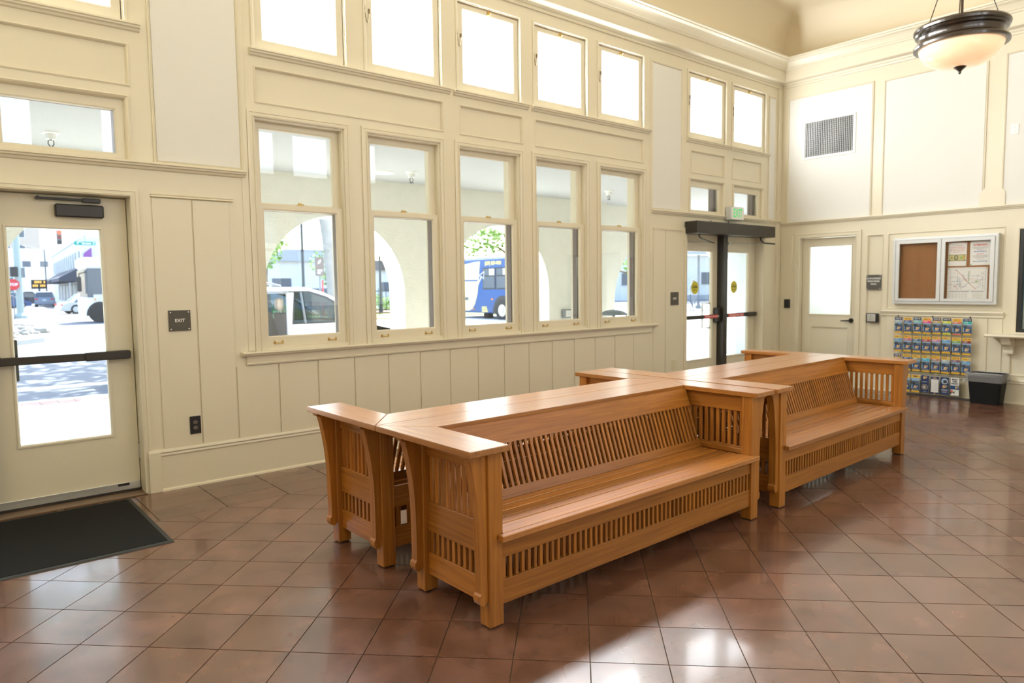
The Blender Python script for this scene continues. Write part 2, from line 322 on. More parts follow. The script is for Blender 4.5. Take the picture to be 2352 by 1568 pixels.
for i, (k, d, x, y, me) in enumerate(tiles):
    if i < 300: ob('tile', me, fl, (x, y, 0))
    else:
        vs = [(p.co.x + x, p.co.y + y, p.co.z) for p in me.vertices]; rest.add(vs, [list(f.vertices) for f in me.polygons], 'tile')
ob('tile', rest.mesh('tile', merge=False), fl, kind='stuff')
bw = 2*H; rows = [(-.006, -.212), (-.212, -.460), (-.460, YB)]
for y0, y1 in rows:
    me = B(g, bw - g, y1 + g/2, y0 - g/2, -.006, 0, 'tile').mesh('border_tile')
    for k in range(-6, 20):
        x = 1.908 + bw*(k - 1)
        if x + bw > -.7 and x + bw <= X1 + .05: ob('border_tile', me, fl, (x, 0, 0))
for x0, x1 in ((X1 - .006, X1 - .21), (X1 - .21, X1 - .43), (X1 - .43, XB)):
    me = B(x1 + g/2, x0 - g/2, -bw + g, -g, -.006, 0, 'tile').mesh('border_tile')
    for k in range(11): ob('border_tile', me, fl, (0, YB - bw*k, 0))

# ------------------------------------------------------------------ wall helpers (local frame: x along the wall, y into the wall, z up)
CASE = [(-.055, .002), (-.055, -.014), (-.036, -.016), (-.034, -.011), (-.014, -.011), (-.012, -.020), (-.002, -.016), (0, .004)]
BEAD = [(0, .001), (0, -.010), (.006, -.013), (.012, -.009), (.016, -.012), (.022, .001)]
LEDGE = lambda z: [(.002, z), (-.046, z), (-.048, z - .012), (-.038, z - .018), (-.036, z - .028), (-.020, z - .034), (-.014, z - .048), (.002, z - .055)]
def moulding(parent, x0, x1, prof, name, m='cream'): return ob(name, M().prism(prof, 'x', x0, x1, m), parent)
def ringpart(parent, r, prof, name, m='cream'): return ob(name, M().frame(*r, prof, m), parent)
def recess(parent, r, d=.02, name='recessed_panel', m='cream', bead=True):
    o = ob(name, B(r[0] - .01, r[1] + .01, d, d + .03, r[2] - .01, r[3] + .01, m), parent)
    if bead: ob('panel_moulding', M().frame(*r, [(0, .03), (0, -.004), (.008, -.008), (.014, -.003), (.018, .006), (.026, .03)], m), parent)
    return o

OPEN = [(c - .38, c + .38, 1.0, 2.815) for c in WC]
CLO = [(c - hw - .065, c + hw + .065, 3.335, 4.165) for c, hw in CLER]
DOORO = [(c - .915, c + .91, -.01, 2.137) for c in (DL, DR)]
TRAN = [(DR - .85, DR - .09, 2.39, 2.82), (DR + .135, DR + .89, 2.39, 2.82), (DL - .85, DL - .09, 2.39, 2.82), (DL + .135, DL + .92, 2.39, 2.82)]
FRIEZE = [(2.47, 4.25, 2.925, 3.21), (4.435, 5.24, 2.925, 3.21), (5.40, 7.165, 2.925, 3.21), (DR - .84, DR - .07, 2.90, 3.195), (DR + .10, DR + .86, 2.90, 3.195), (DL - .86, DL - .06, 2.90, 3.195), (DL + .12, DL + .955, 2.90, 3.195)]
wl = ob('wall_left', M().slab(XE - .3, X1 + .3, -.1, 4.9, 0, .25, OPEN + CLO + DOORO + TRAN + FRIEZE, 'cream'), kind='structure')
for r in FRIEZE: recess(wl, r)
for x0, x1 in ((1.75, 2.34), (7.31, 7.885), (9.985, 10.14), (-.54, -.385)):
    ob('plaster_panel', B(x0, x1, -.004, .01, 2.41, 4.14, 'plaster'), wl); ringpart(wl, (x0 - .024, x1 + .024, 2.386, 4.164), BEAD, 'panel_moulding')
for x0, x1 in ((2.44, 4.325), (4.368, 5.308), (5.352, 7.264), (8.0, 8.975), (9.017, 9.97), (-.33, .60), (.645, 1.675)): moulding(wl, x0, x1, LEDGE(3.335), 'clerestory_ledge')
for x0, x1 in ((XE, 2.372), (7.292, X1 - .02)): moulding(wl, x0, x1, LEDGE(2.388), 'head_ledge')
moulding(wl, 2.282, 7.385, [(.002, .985), (-.056, .985), (-.060, .975), (-.052, .965), (-.046, .955), (.002, .950)], 'window_stool')
moulding(wl, 2.322, 7.305, [(.002, .952), (-.026, .952), (-.022, .930), (-.020, .900), (-.026, .892), (-.022, .880), (.002, .876)], 'apron')
def boards(parent, xs, z0, z1, ledge=True):
    for a, b in zip(xs[:-1], xs[1:]): ob('wainscot_board', B(a + .0045, b - .0045, -.010, .004, z0, z1, 'cream', c=.003), parent)
boards(wl, [2.2402] + [2.578 + .3378*k for k in range(15)], .312, .876)
boards(wl, [1.69, 1.967, 2.2395], .312, 2.142); boards(wl, [7.335, 7.578, 7.90], .312, 2.155)
for x0, x1 in ((1.69, 2.27), (7.34, 7.93)): moulding(wl, x0, x1, [(.002, 2.168), (-.018, 2.168), (-.014, 2.158), (-.020, 2.15), (.002, 2.142)], 'panel_moulding')
ob('baseboard_left', M().prism([(.002, .0), (-.028, .0), (-.026, .012), (-.014, .020), (-.014, .255), (-.022, .268), (-.018, .280), (-.026, .292), (-.020, .312), (.002, .314)], 'x', 1.585, 8.02, 'cream'), kind='structure')
for x in (1.582, 7.93): ob('plinth_block', B(x, x + .085, -.030, .004, 0, .30, 'cream', c=.004), wl)
for x in (2.372, 7.30): ob('pilaster_strip', B(x - .028, x + .028, -.006, .004, .99, 4.20, 'cream', c=.003), wl)
ob('corner_board', B(X1 - .10, X1, -.025, .004, 0, 4.3, 'cream', c=.004), wl)

# ------------------------------------------------------------------ windows
def tube_arc(cx, y, z0, z1, r): return [(cx - .018 + .036*t, y, z0 - .07*sin(pi*t) - .012*t) for t in [i/10 for i in range(11)]]
LIFT = M(); LIFT.box(-.042, -.024, -.004, 0, -.013, .013, 'brass', c=.002).box(.024, .042, -.004, 0, -.013, .013, 'brass', c=.002).tube([(-.034, -.003, 0), (-.03, -.018, -.002), (0, -.022, -.006), (.03, -.018, -.002), (.034, -.003, 0)], .0045, 'brass', 6)
LIFT = LIFT.mesh('sash_lift', 40)
LOCK = M(); LOCK.box(-.032, .032, -.02, .012, 0, .005, 'brass', c=.001).lathe([(.0, .024), (.014, .022), (.018, .012), (.018, .005)], 'brass', 12).box(-.006, .036, -.012, 0, .010, .018, 'brass', c=.002)
LOCK = LOCK.mesh('sash_lock', 40)
def sash(parent, x0, x1, z0, z1, y0, y1, gx0, gx1, gz0, gz1, name, gm='window_glass', m='cream', gy=None):
    o = ob(name, M().slab(x0, x1, z0, z1, y0, y1, [(gx0, gx1, gz0, gz1)], m), parent)
    ob('putty_bead', M().frame(gx0, gx1, gz0, gz1, [(-.004, y0 - .001), (.004, y0 + .003), (.010, (y0 + y1)/2), (-.004, (y0 + y1)/2)], m), o)
    yy = (y0 + y1)/2 if gy is None else gy
    ob('pane', B(gx0 - .005, gx1 + .005, yy, yy + .003, gz0 - .005, gz1 + .005, gm), o); return o
def hung(parent_name, c, loc=(0, 0, 0), rz=0, detail=True):
    w = thing(parent_name, loc, rz, kind='structure'); x0, x1 = c - .38, c + .38
    ob('casing', M().frame(x0, x1, .985, 2.815, CASE, 'cream'), w)
    ob('window_frame', M().frame(x0, x1, 1.0, 2.815, [(-.002, .004), (.012, .004), (.012, .028), (.012, .24), (-.002, .24)], 'cream'), w)
    a, b = x0 + .012, x1 - .012
    lo = sash(w, a, b, 1.0, 2.155, .030, .066, c - .3175, c + .3175, 1.087, 2.112, 'lower_sash')
    sash(w, a, b, 2.118, 2.805, .072, .108, c - .3175, c + .3175, 2.16, 2.755, 'upper_sash')
    ob('screen_frame', M().frame(c - .378, c + .378, 1.0, 2.14, [(0, .125), (.028, .125), (.028, .19), (0, .19)], 'screen_brown'), w)
    if detail:
        for dx in (-.235, .235): ob('sash_lift', LIFT, lo, (c + dx, .030, 1.045))
        ob('sash_lock', LOCK, lo, (c - .005, .05, 2.155))
        ob('sash_pulley', M().box(b - .001, b + .004, .080, .096, 2.56, 2.68, 'black').tube([(b - .003, .088, 2.60), (b - .003, .088, 2.14)], .003, 'screen_brown', 5), w)
    return w
for i, c in enumerate(WC): hung('window_%d' % (i + 1), c)
LATCH = M(); LATCH.box(-.016, .016, -.012, 0, -.018, .02, 'brass', c=.002).tube([(0, -.012, .004), (0, -.03, .0), (.0, -.034, -.012)], .005, 'brass', 6)
LATCH = LATCH.mesh('latch', 40)
def cler(name, c, hw, loc=(0, 0, 0), rz=0, chain=True):
    w = thing(name, loc, rz, kind='structure'); x0, x1 = c - hw - .065, c + hw + .065
    ob('casing', M().frame(x0, x1, 3.335, 4.165, [(-.030, .002), (-.030, -.010), (-.012, -.012), (-.010, -.006), (0, -.004), (0, .004)], 'cream'), w)
    sa = sash(w, x0 + .006, x1 - .006, 3.337, 4.150, .012, .046, c - hw, c + hw, 3.42, 4.11, 'sash', 'obscure_glass', gy=.040)
    ob('outer_frame', M().frame(x0, x1, 3.335, 4.165, [(0, .09), (.05, .09), (.05, .22), (0, .22)], 'screen_brown'), w)
    if chain:
        ob('latch', LATCH, sa, (c, .012, 4.135))
        ch = M().box(x0 - .028, x0 - .004, -.006, 0, 3.86, 3.90, 'old_brass', c=.002).box(x0 + .030, x0 + .052, .006, .012, 3.835, 3.875, 'old_brass', c=.002)
        pts = [(x0 - .014 + .052*t, -.010 + .012*t, 3.865 - .025*t - .40*t*(1 - t)) for t in [k/12 for k in range(13)]]
        for a, b in zip(pts[:-1], pts[1:]): ch.tube([a, b], [.0042, .0018], 'old_brass', 5)
        ob('stay_chain', ch, sa)
    return w
k = 6
for c, hw in CLER: cler('window_%d' % k, c, hw); k += 1
TG = [(DR - .79, DR - .15), (DR + .21, DR + .825), (DL - .79, DL - .15), (DL + .195, DL + .858)]
for r, (g0, g1) in zip(TRAN, TG):
    w = thing('window_%d' % k, kind='structure'); k += 1
    ob('casing', M().frame(*r, [(-.02, .002), (-.02, -.012), (-.010, -.016), (0, -.008), (.006, .0), (.012, .02), (.012, .03), (-.02, .03)], 'cream'), w)
    sash(w, r[0] + .004, r[1] - .004, r[2] + .004, r[3] - .004, .03, .07, g0, g1, 2.432, 2.742, 'sash')
    ob('screen_frame', M().frame(*r, [(0, .13), (.06, .13), (.06, .2), (0, .2)], 'screen_brown'), w)

# ------------------------------------------------------------------ double doors in the window wall
def panic(parent, x0, x1, xe, left=False, sticker=None):
    p = ob('panic_bar', M().box(x0, xe, -.068, -.020, -.026, .026, 'bronze', c=.006).box(xe - .004, x1, -.074, -.012, -.030, .030, 'bronze', c=.006), parent, (0, .12, 1.022), label='dark bronze panic bar across the glass')
    if sticker: 
        ob('red_sticker', B(sticker[0], sticker[1], -.0695, -.068, -.022, .022, 'sticker_red'), p, label='red push-to-open sticker'); text('IN EMERGENCY PUSH TO OPEN', .028, 'white', p, ((sticker[0] + sticker[1])/2, -.070, 0), sx=.80*(sticker[1] - sticker[0])/.36)
    return p
def leaf(parent, x0, x1, g0, g1, name='door_leaf'):
    l = ob(name, M().slab(x0, x1, .035, 2.128, .12, .165, [(g0, g1, .44, 1.913)], 'cream'), parent)
    ob('glazing_bead', M().frame(g0, g1, .44, 1.913, [(-.012, .121), (-.012, .114), (0, .112), (.008, .125), (.008, .16), (-.012, .16)], 'cream'), l)
    ob('pane', B(g0 - .005, g1 + .005, .140, .146, .435, 1.918, 'window_glass'), l)
    ob('door_sweep', M().box(x0 + .003, x1 - .003, .105, .120, .030, .085, 'aluminium', c=.003).box(x0 + .003, x1 - .003, .104, .108, .052, .058, 'aluminium'), l, label='ribbed aluminium door sweep')
    return l
def doorset(name, c, right_leaf, left_leaf):
    d = thing(name, kind='structure')
    ob('casing', M().frame(c - .915, c + .91, -.9, 2.137, CASE, 'cream'), d)
    ob('door_frame', M().frame(c - .915, c + .91, -.9, 2.137, [(-.004, .168), (.022, .168), (.022, .24), (-.004, .24)], 'cream'), d)  # stop ring added to block light leaking around the leaves
    ob('mullion', B(c - .048, c + .048, .012, .165, 0, 2.137, 'bronze', c=.006), d, label='dark bronze centre mullion')
    a = leaf(d, c - .905, c - .03, *left_leaf); b = leaf(d, c + .03, c + .905, *right_leaf)
    ob('threshold', B(c - .93, c + .925, -.02, .25, -.002, .012, 'threshold', c=.004), d)
    ob('gap_filler', B(c - .915, c + .91, .105, .24, 0, .033, 'bronze', c=.004), d)  # dark bar added to fill the dark gap and stop light under the leaves
    return d, a, b
dl, la, lb = doorset('door_1', DL, (.835, 1.388), (-.09, .52))
panic(lb, .70, 1.52, 1.24)
ob('latch_case', M().box(.655, .735, -.075, .0, -.10, .06, 'bronze', c=.008).box(.70, .765, -.02, 0, -.03, .03, 'bronze', c=.004), lb, (0, .12, 1.022))
ob('pull_handle', M().box(.838, .862, .150, .162, .88, 1.16, 'bronze', c=.004).tube([(.85, .165, .93), (.85, .205, .95), (.85, .205, 1.09), (.85, .165, 1.11)], .011, 'bronze', 8), lb)
ob('door_closer', M().box(1.115, 1.405, -.052, 0, 1.985, 2.072, 'bronze', c=.008).box(1.02, 1.34, -.040, -.026, 2.095, 2.112, 'bronze', c=.003).box(1.28, 1.39, -.045, -.012, 2.088, 2.118, 'bronze', c=.004).tube([(1.02, -.05, 2.104), (1.02, -.02, 2.104)], .014, 'bronze', 10), lb, (0, .12, 0), label='dark bronze overhead door closer')
ob('maker_plate', B(1.40, 1.475, .1020, .1045, .062, .080, 'black'), lb)
ob('lower_hinge', B(1.548, 1.556, .10, .125, .25, .36, 'aluminium'), lb)
dr, ra, rb = doorset('door_2', DR, (9.07, 9.682), (8.145, 8.772))
panic(ra, 8.14, 8.875, 8.87, sticker=(8.50, 8.865)); panic(rb, 9.0, 9.80, 9.56, sticker=(9.07, 9.46))
ob('latch_case', B(8.80, 8.875, -.07, 0, -.10, .10, 'bronze', c=.008), ra, (0, .12, 1.04))
ob('pull_handle', M().tube([(8.76, .155, .86), (8.66, .20, .86), (8.66, .20, 1.20), (8.76, .155, 1.20)], .012, 'steel', 8), ra)
for l, x in ((ra, 8.40), (rb, 9.33)):
    dcl = ob('yellow_decal', M().prism([(x + .082*cos(2*pi*i/24), 1.42 + .088*sin(2*pi*i/24)) for i in range(24)], 'y', .1375, .1385, 'decal_yellow'), l, label='yellow oval decal on the glass')
    text('CAUTION', .030, 'black', dcl, (x, .137, 1.425), sx=.8, bold=.001); text('AUTOMATIC DOOR', .011, 'black', dcl, (x, .137, 1.45)); text('STAND CLEAR', .012, 'black', dcl, (x, .137, 1.385))
op = ob('door_operator', B(7.975, 9.845, -.20, -.004, 2.118, 2.272, 'bronze', c=.006), dr, label='long dark bronze automatic operator box over the doors')
ob('cable', M().tube([(8.86, -.07, 2.272), (8.86, -.07, 2.31)], .008, 'bronze', 6).tube([(8.48, -.05, 2.272), (8.48, -.05, 2.31)], .006, 'bronze', 6), op)
ob('operator_arm', M().tube([(8.12, -.12, 2.12), (8.13, -.12, 2.075), (8.20, -.11, 2.05), (8.66, .02, 2.02)], .010, 'bronze', 6).tube([(8.66, .02, 2.02), (8.18, .10, 2.03)], .006, 'steel', 6).box(8.10, 8.16, .09, .12, 2.015, 2.05, 'steel'), ra)
ob('operator_arm', M().tube([(9.58, -.12, 2.12), (9.60, -.12, 2.075), (9.66, -.13, 2.04), (9.90, -.16, 2.03)], .011, 'bronze', 6).tube([(9.90, -.16, 2.03), (9.16, .10, 2.03)], .006, 'steel', 6).box(9.12, 9.18, .09, .12, 2.015, 2.05, 'steel'), rb)
ob('notice_card', B(8.985, 8.998, .10, .118, 1.30, 1.58, 'paper'), rb)

# ------------------------------------------------------------------ far wall (local x = -world y)
BR = -pi/2
FD = (.335, 1.135, -.01, 2.112)
FP = (1.555, 2.888, 1.105, 2.108); FS = (1.285, 1.50, .33, 2.105); TK = (3.03, 4.43, .852, 2.066); TL = (2.97, 4.50, .33, .705)
wb = ob('wall_back', M().slab(-.3, -YO + .3, -.1, 4.9, 0, .25, [FD, FP, FS, TK, TL], 'cream'), None, (X1, 0, 0), (0, 0, BR), kind='structure')
recess(wb, FP, .006); recess(wb, FS); recess(wb, TL)
for r in ((.132, 1.305, 2.362, 4.115), (1.478, 2.625, 2.362, 4.095), (2.845, 4.55, 2.362, 4.095), (4.72, 5.90, 2.362, 4.095)):
    ob('plaster_panel', B(r[0], r[1], -.004, .01, r[2], r[3], 'plaster'), wb); ringpart(wb, (r[0] - .022, r[1] + .022, r[2] - .022, r[3] + .022), BEAD, 'panel_moulding')
ob('pilaster_foot', M().prism([(2.603, 2.36), (2.603, 2.515), (2.655, 2.575), (2.820, 2.575), (2.868, 2.515), (2.868, 2.36)], 'y', -.016, .002, 'cream'), wb)
moulding(wb, .03, -YO, LEDGE(2.358), 'head_ledge')
moulding(wb, 1.50, 2.905, [(.002, 1.085), (-.045, 1.085), (-.048, 1.073), (-.036, 1.066), (-.030, 1.050), (-.020, 1.040), (-.022, 1.02), (.002, 1.01)], 'panel_ledge')
boards(wb, [1.56, 1.81, 2.06, 2.31, 2.56, 2.745, 2.90], .312, 1.005); boards(wb, [.03, .22], .312, 2.15)
ob('baseboard_back', M().prism([(.002, .0), (-.028, .0), (-.026, .012), (-.014, .020), (-.014, .230), (-.022, .245), (-.018, .258), (-.026, .270), (-.020, .290), (.002, .292)], 'x', 1.19, -YO, 'cream'), None, (X1, 0, 0), (0, 0, BR), kind='structure')
fd = thing('door_3', (X1, 0, 0), BR, kind='structure')
ob('casing', M().frame(.335, 1.135, -.9, 2.112, [(-.075, .002), (-.075, -.016), (-.050, -.018), (-.048, -.012), (-.014, -.012), (-.010, -.018), (0, -.012), (0, .004)], 'cream'), fd)
lf = ob('door_leaf', M().slab(.342, 1.128, .012, 2.105, .07, .115, [(.438, 1.052, 1.005, 1.992), (.475, 1.025, .22, .832)], 'cream'), fd)
ob('pane', B(.432, 1.058, .09, .096, 1.0, 1.998, 'frosted_glass'), lf, label='frosted white pane')
ob('glazing_bead', M().frame(.438, 1.052, 1.005, 1.992, [(-.010, .072), (-.010, .064), (0, .062), (.008, .075), (.008, .09), (-.010, .09)], 'cream'), lf)
ob('recessed_panel', M().box(.47, 1.03, .088, .10, .215, .837, 'cream').frame(.475, 1.025, .22, .832, [(-.004, .071), (.012, .075), (.026, .088), (-.004, .088)], 'cream'), lf)
ob('lever_handle', M().tube([(1.065, .07, .93), (1.065, .058, .93)], .034, 'bronze', 16).tube([(1.065, .06, .93), (1.065, .015, .93)], .012, 'bronze', 8).tube([(1.07, .015, .93), (.94, .018, .925)], [.012, .008], 'bronze', 8), lf, label='dark lever handle')
lamp('office_light', 'AREA', 10, (X1 + .75, -.745, 1.65), (-1, 0, 0), (.97, 1, .99), .9, 1.2)
tw = thing('window_%d' % k, (X1, 0, 0), BR, kind='structure'); k += 1
ob('window_frame', M().frame(*TK, [(-.055, .002), (-.055, -.014), (-.01, -.016), (0, -.012), (0, .002)], 'cream'), tw)
ob('sash', M().frame(*TK, [(0, .0), (.038, .0), (.038, .10), (0, .10)], 'black'), tw, label='black metal ticket window frame'); ob('pane', B(3.06, 4.40, .05, .056, .88, 2.04, 'window_glass'), tw)
ob('office_backdrop', B(2.9, 4.6, 1.2, 1.25, .3, 2.5, 'pole_green'), tw)
ct = thing('ticket_counter', (X1, 0, .0), BR, 'cream moulded counter shelf on a scrolled bracket under the ticket window', 'counter')
ob('shelf_board', M().prism([(.0, .835), (-.275, .835), (-.29, .828), (-.295, .815), (-.285, .803), (-.262, .798), (0, .798)], 'x', 2.79, 4.66, 'cream'), ct)
for x in (2.935, 4.42): ob('bracket', M().prism([(0, .797), (-.21, .797), (-.21, .765), (-.19, .755), (-.17, .715), (-.10, .68), (-.075, .64), (-.082, .625), (-.082, .600), (0, .600)], 'x', x, x + .095, 'cream'), ct)

# ------------------------------------------------------------------ the two walls behind the camera, ceiling, cornice
ow = ob('wall_right', M().slab(XE - .3, X1 + .3, -.1, 4.9, YO - .25, YO, OPEN + [(c - .38, c + .38, 3.335, 4.165) for c in CC + [1.385]], 'cream'), kind='structure')
for c in WC: 
    f = ob('window_frame', M().slab(c - .38, c + .38, 1.0, 2.815, YO - .12, YO - .06, [(c - .3175, c + .3175, 1.087, 2.112), (c - .3175, c + .3175, 2.16, 2.755)], 'cream'), ow)
    ob('pane', B(c - .32, c + .32, YO - .10, YO - .095, 1.08, 2.76, 'obscure_glass'), f)
for c in CC + [1.385]:
    f = ob('window_frame', M().slab(c - .38, c + .38, 3.335, 4.165, YO - .10, YO - .06, [(c - .315, c + .315, 3.42, 4.11)], 'cream'), ow)
    ob('pane', B(c - .32, c + .32, YO - .085, YO - .08, 3.415, 4.115, 'obscure_glass'), f)
ob('wall_front', B(XE - .25, XE, YO - .25, .25, -.1, 4.9, 'cream'), kind='structure')
cv = [(.012, 4.655)] + [(.012 + 1.0*(1 - cos(t)), 4.66 + .72*sin(t)) for t in [pi/2*i/14 for i in range(15)]]
cm = M().ring(XE, X1, YO, 0, cv, 'ceiling_paint', close=False)
d = cv[-1][0]; cm.add([(XE + d, YO + d, cv[-1][1]), (X1 - d, YO + d, cv[-1][1]), (X1 - d, -d, cv[-1][1]), (XE + d, -d, cv[-1][1])], [(0, 1, 2, 3)], 'ceiling_paint')
ob('ceiling', cm, smooth=40, kind='structure')
ob('trim_1', M().ring(XE, X1, YO, 0, [(-.002, 4.30), (.014, 4.305), (.018, 4.325), (.010, 4.335), (.022, 4.345), (.026, 4.362), (.040, 4.366), (.098, 4.372), (.106, 4.38), (.112, 4.45), (.118, 4.515), (.135, 4.522), (.137, 4.54), (.150, 4.548), (.165, 4.585), (.195, 4.615), (.232, 4.628), (.236, 4.64), (.258, 4.646), (.262, 4.664), (.0, 4.668), (-.002, 4.66)], 'cream'), kind='structure', smooth=25)
ob('roof', B(XE - .4, X1 + .4, YO - .4, .4, 5.6, 5.7, 'bldg_white'), kind='structure')  # unseen roof slab, added to block the sun
ob('wall_office', M().box(X1 + 1.4, X1 + 1.45, -5, .3, -.1, 3, 'plaster').box(X1 + .25, X1 + 1.45, -5, .3, 3, 3.05, 'plaster'), kind='structure')
#PART2
# ------------------------------------------------------------------ benches: local frame x along the bench, back at y = 0, front at -y
L_ = 2.40; ZT = .805
SL = {}
def slat(key, dx, dy, dz, m, c=.0015):
    if key not in SL: SL[key] = B(-dx/2, dx/2, -dy/2, dy/2, -dz/2, dz/2, m, c=c).mesh('slat')
    return SL[key]
def make_bench(loc, rz, label):
    t = thing('wooden_bench', loc, rz, label, 'bench', 'oak station benches in back-to-back pairs')
    A, Sd, F = .207, .235, .770; zt, zb = ZT, ZT - .028; e = .0012
    def board(poly, m):
        ctr = (sum(p[0] for p in poly)/len(poly), sum(p[1] for p in poly)/len(poly)); lo = [(p[0] + (ctr[0] - p[0])*.006, p[1] + (ctr[1] - p[1])*.006) for p in poly]
        n = len(poly); vs = [(p[0], p[1], zb + .003) for p in poly] + [(p[0], p[1], zt - .003) for p in poly] + [(p[0], p[1], zt) for p in lo] + [(p[0], p[1], zb) for p in lo]
        fs = [[2*n + i for i in range(n)], [4*n - 1 - i for i in range(n)]] + [(a*n + i, a*n + (i + 1) % n, b*n + (i + 1) % n, b*n + i) for a, b in ((0, 1), (1, 2), (3, 0)) for i in range(n)]
        return ob('top_board', M().add(vs, fs, m), t)
    board([(e, -.002 - e), (A - e, -Sd - e), (A, -F), (0, -F)], 'top_y'); board([(L_ - e, -.002 - e), (L_, -F), (L_ - A, -F), (L_ - A + e, -Sd - e)], 'top_y')
    board([(.002, -.002), (A, -Sd), (L_ - A, -Sd), (L_ - .002, -.002)], 'top_x')
    for side in (0, 1):
        X = (lambda x: x) if side == 0 else (lambda x: L_ - x)
        for y0, y1 in ((-.735, -.662), (-.232, -.160)):
            lg = ob('leg', B(X(.12), X(.197), y0, y1, .006, zb, 'wood_z', c=.003), t)
            ob('foot_pad', B(X(.13), X(.187), y0 + .01, y1 - .01, 0, .007, 'dark'), lg)
            pr = [(.121, zb), (.012, zb), (.012, zb - .012), (.020, zb - .020), (.034, zb - .024), (.046, zb - .07), (.060, zb - .14), (.072, zb - .22), (.080, zb - .30), (.084, .40), (.086, .20), (.085, .165), (.076, .155), (.074, .135), (.080, .118), (.094, .110), (.106, .112), (.121, .125)]
            ob('corbel', M().prism([(X(p[0]), p[1]) for p in pr], 'y', y0 + .013, y1 - .013, 'wood_z'), t)
        xa, xb = X(.146), X(.172)
        for z0, z1 in ((.675, zb), (.305, .450), (.088, .198)): ob('end_rail', B(xa, xb, -.664, -.230, z0, z1, 'wood_y', c=.0015), t)
        for z0, z1 in ((.45, .675), (.198, .305)):
            me = slat(('e', z1 - z0), .014, .022, z1 - z0, 'wood_z')
            for i in range(10): ob('slat', me, t, (X(.159), -.640 + .0430*i, (z0 + z1)/2))
        ob('arm_inner_rail', B(X(.173), X(.195), -.664, -.30, .412, .442, 'wood_y', c=.0015), t)
    # front: rails and slats between the front legs
    ob('front_rail', B(.197, L_ - .197, -.722, -.698, .296, .384, 'wood_x', c=.0015), t); ob('front_rail', B(.197, L_ - .197, -.722, -.698, .088, .196, 'wood_x', c=.0015), t)
    n = 54; st = (L_ - .394)/n
    me = slat('f', .0175, .018, .10, 'wood_z')
    for i in range(n): ob('slat', me, t, (.197 + st*(i + .5), -.710, .246))
    # seat planks
    ob('seat_plank', M().box(.165, L_ - .165, -.773, -.738, .384, .412, 'top_x', c=.003).box(.199, L_ - .199, -.738, -.642, .384, .412, 'top_x', c=.003), t)
    y = -.634
    for i in range(5): ob('seat_plank', B(.199, L_ - .199, y, y + .059, .386, .411, 'top_x', c=.003), t); y += .068
    # reclined back
    a0, a1 = (-.225, zb), (-.352, .405); n = 54
    sl = math.atan2(a0[0] - a1[0], a0[1] - a1[1])
    def rail(u0, u1, th):
        p = lambda u, off: (a1[0] + (a0[0] - a1[0])*u - off*cos(sl), a1[1] + (a0[1] - a1[1])*u + off*sin(sl))
        return M().prism([p(u0, 0), p(u1, 0), p(u1, th), p(u0, th)], 'x', .199, L_ - .199, 'wood_x')
    ob('back_rail', rail(.70, 1.0, .022), t); ob('back_rail', rail(0, .13, .022), t)
    ln = .57*math.hypot(a0[0] - a1[0], a0[1] - a1[1]); me = slat('b', .0185, .014, ln + .004, 'wood_z'); u = .415
    for i in range(n): ob('slat', me, t, (.199 + st*(i + .5), a1[0] + (a0[0] - a1[0])*u - .011*cos(sl), a1[1] + (a0[1] - a1[1])*u + .011*sin(sl)), (-sl, 0, 0))
    # lower back between the rear legs
    ob('lower_back_rail', B(.197, L_ - .197, -.205, -.185, .305, .42, 'wood_x', c=.0015), t); ob('lower_back_rail', B(.197, L_ - .197, -.205, -.185, .088, .198, 'wood_x', c=.0015), t)
    me = slat('lb', .030, .014, .11, 'wood_z')
    for i in range(27): ob('slat', me, t, (.197 + 2*st*(i + .5), -.195, .2515))
    return t
def bench_pair(loc, rz, la, lb_):
    c, s_ = cos(rz), sin(rz); make_bench(loc, rz, la)
    make_bench((loc[0] + c*L_, loc[1] + s_*L_, 0), rz + pi, lb_)
bench_pair((2.050, -2.535, 0), R(.7), 'slatted oak bench nearest the camera, facing the open floor', 'slatted oak bench facing the windows, backed against the nearest bench')
bench_pair((4.470, -2.506, 0), R(1.7), 'slatted oak bench facing the open floor, nearer the brochure rack', 'slatted oak bench facing the glazed double doors, second of its row')

# ------------------------------------------------------------------ mat and small things on the walls
mt = thing('door_mat', (0, 0, 0), 0, 'black ribbed rubber mat on the floor before the left door', 'mat')
ob('mat_pile', B(-.04, 1.415, -1.165, -.085, 0, .010, 'rubber'), mt)
ob('mat_border', M().ring(-.07, 1.445, -1.195, -.055, [(0, 0), (.004, .006), (.032, .008), (.032, 0)], 'rubber_edge'), mt)
def plaque(name, loc, rz, w, h, lines, sz, label, pins=True, m='sign_grey', tm='white', th=.008, bold=.0006):
    t = thing(name, loc, rz, label, 'sign'); ob('plate', B(-w/2, w/2, -th, 0, -h/2, h/2, m, c=.0015), t)
    n = len(lines)
    for i, s_ in enumerate(lines): text(s_, sz, tm, t, (0, -th - .0006, (n - 1 - 2*i)*sz*.62 + .012*(n > 1)), bold=bold)
    if pins:
        for a in (-1, 1):
            for b in (-1, 1): ob('pin', M().tube([(a*(w/2 - .014), -th, b*(h/2 - .014)), (a*(w/2 - .014), -th - .003, b*(h/2 - .014))], .005, 'white', 8), t)
    return t
plaque('exit_plaque', (1.842, -.012, 1.253), 0, .152, .152, ['EXIT'], .034, 'square grey exit plaque with white letters beside the left door')
plaque('exit_plaque', (7.757, -.012, 1.287), 0, .16, .165, ['EXIT'], .036, 'small grey exit plaque left of the glazed double doors', pins=False)
plaque('staff_plaque', (X1 - .012, -1.395, 1.463), BR, .196, .196, ['AUTHORIZED', 'PERSONNEL', 'ONLY'], .030, 'grey authorized personnel plaque right of the frosted glass door', pins=True)
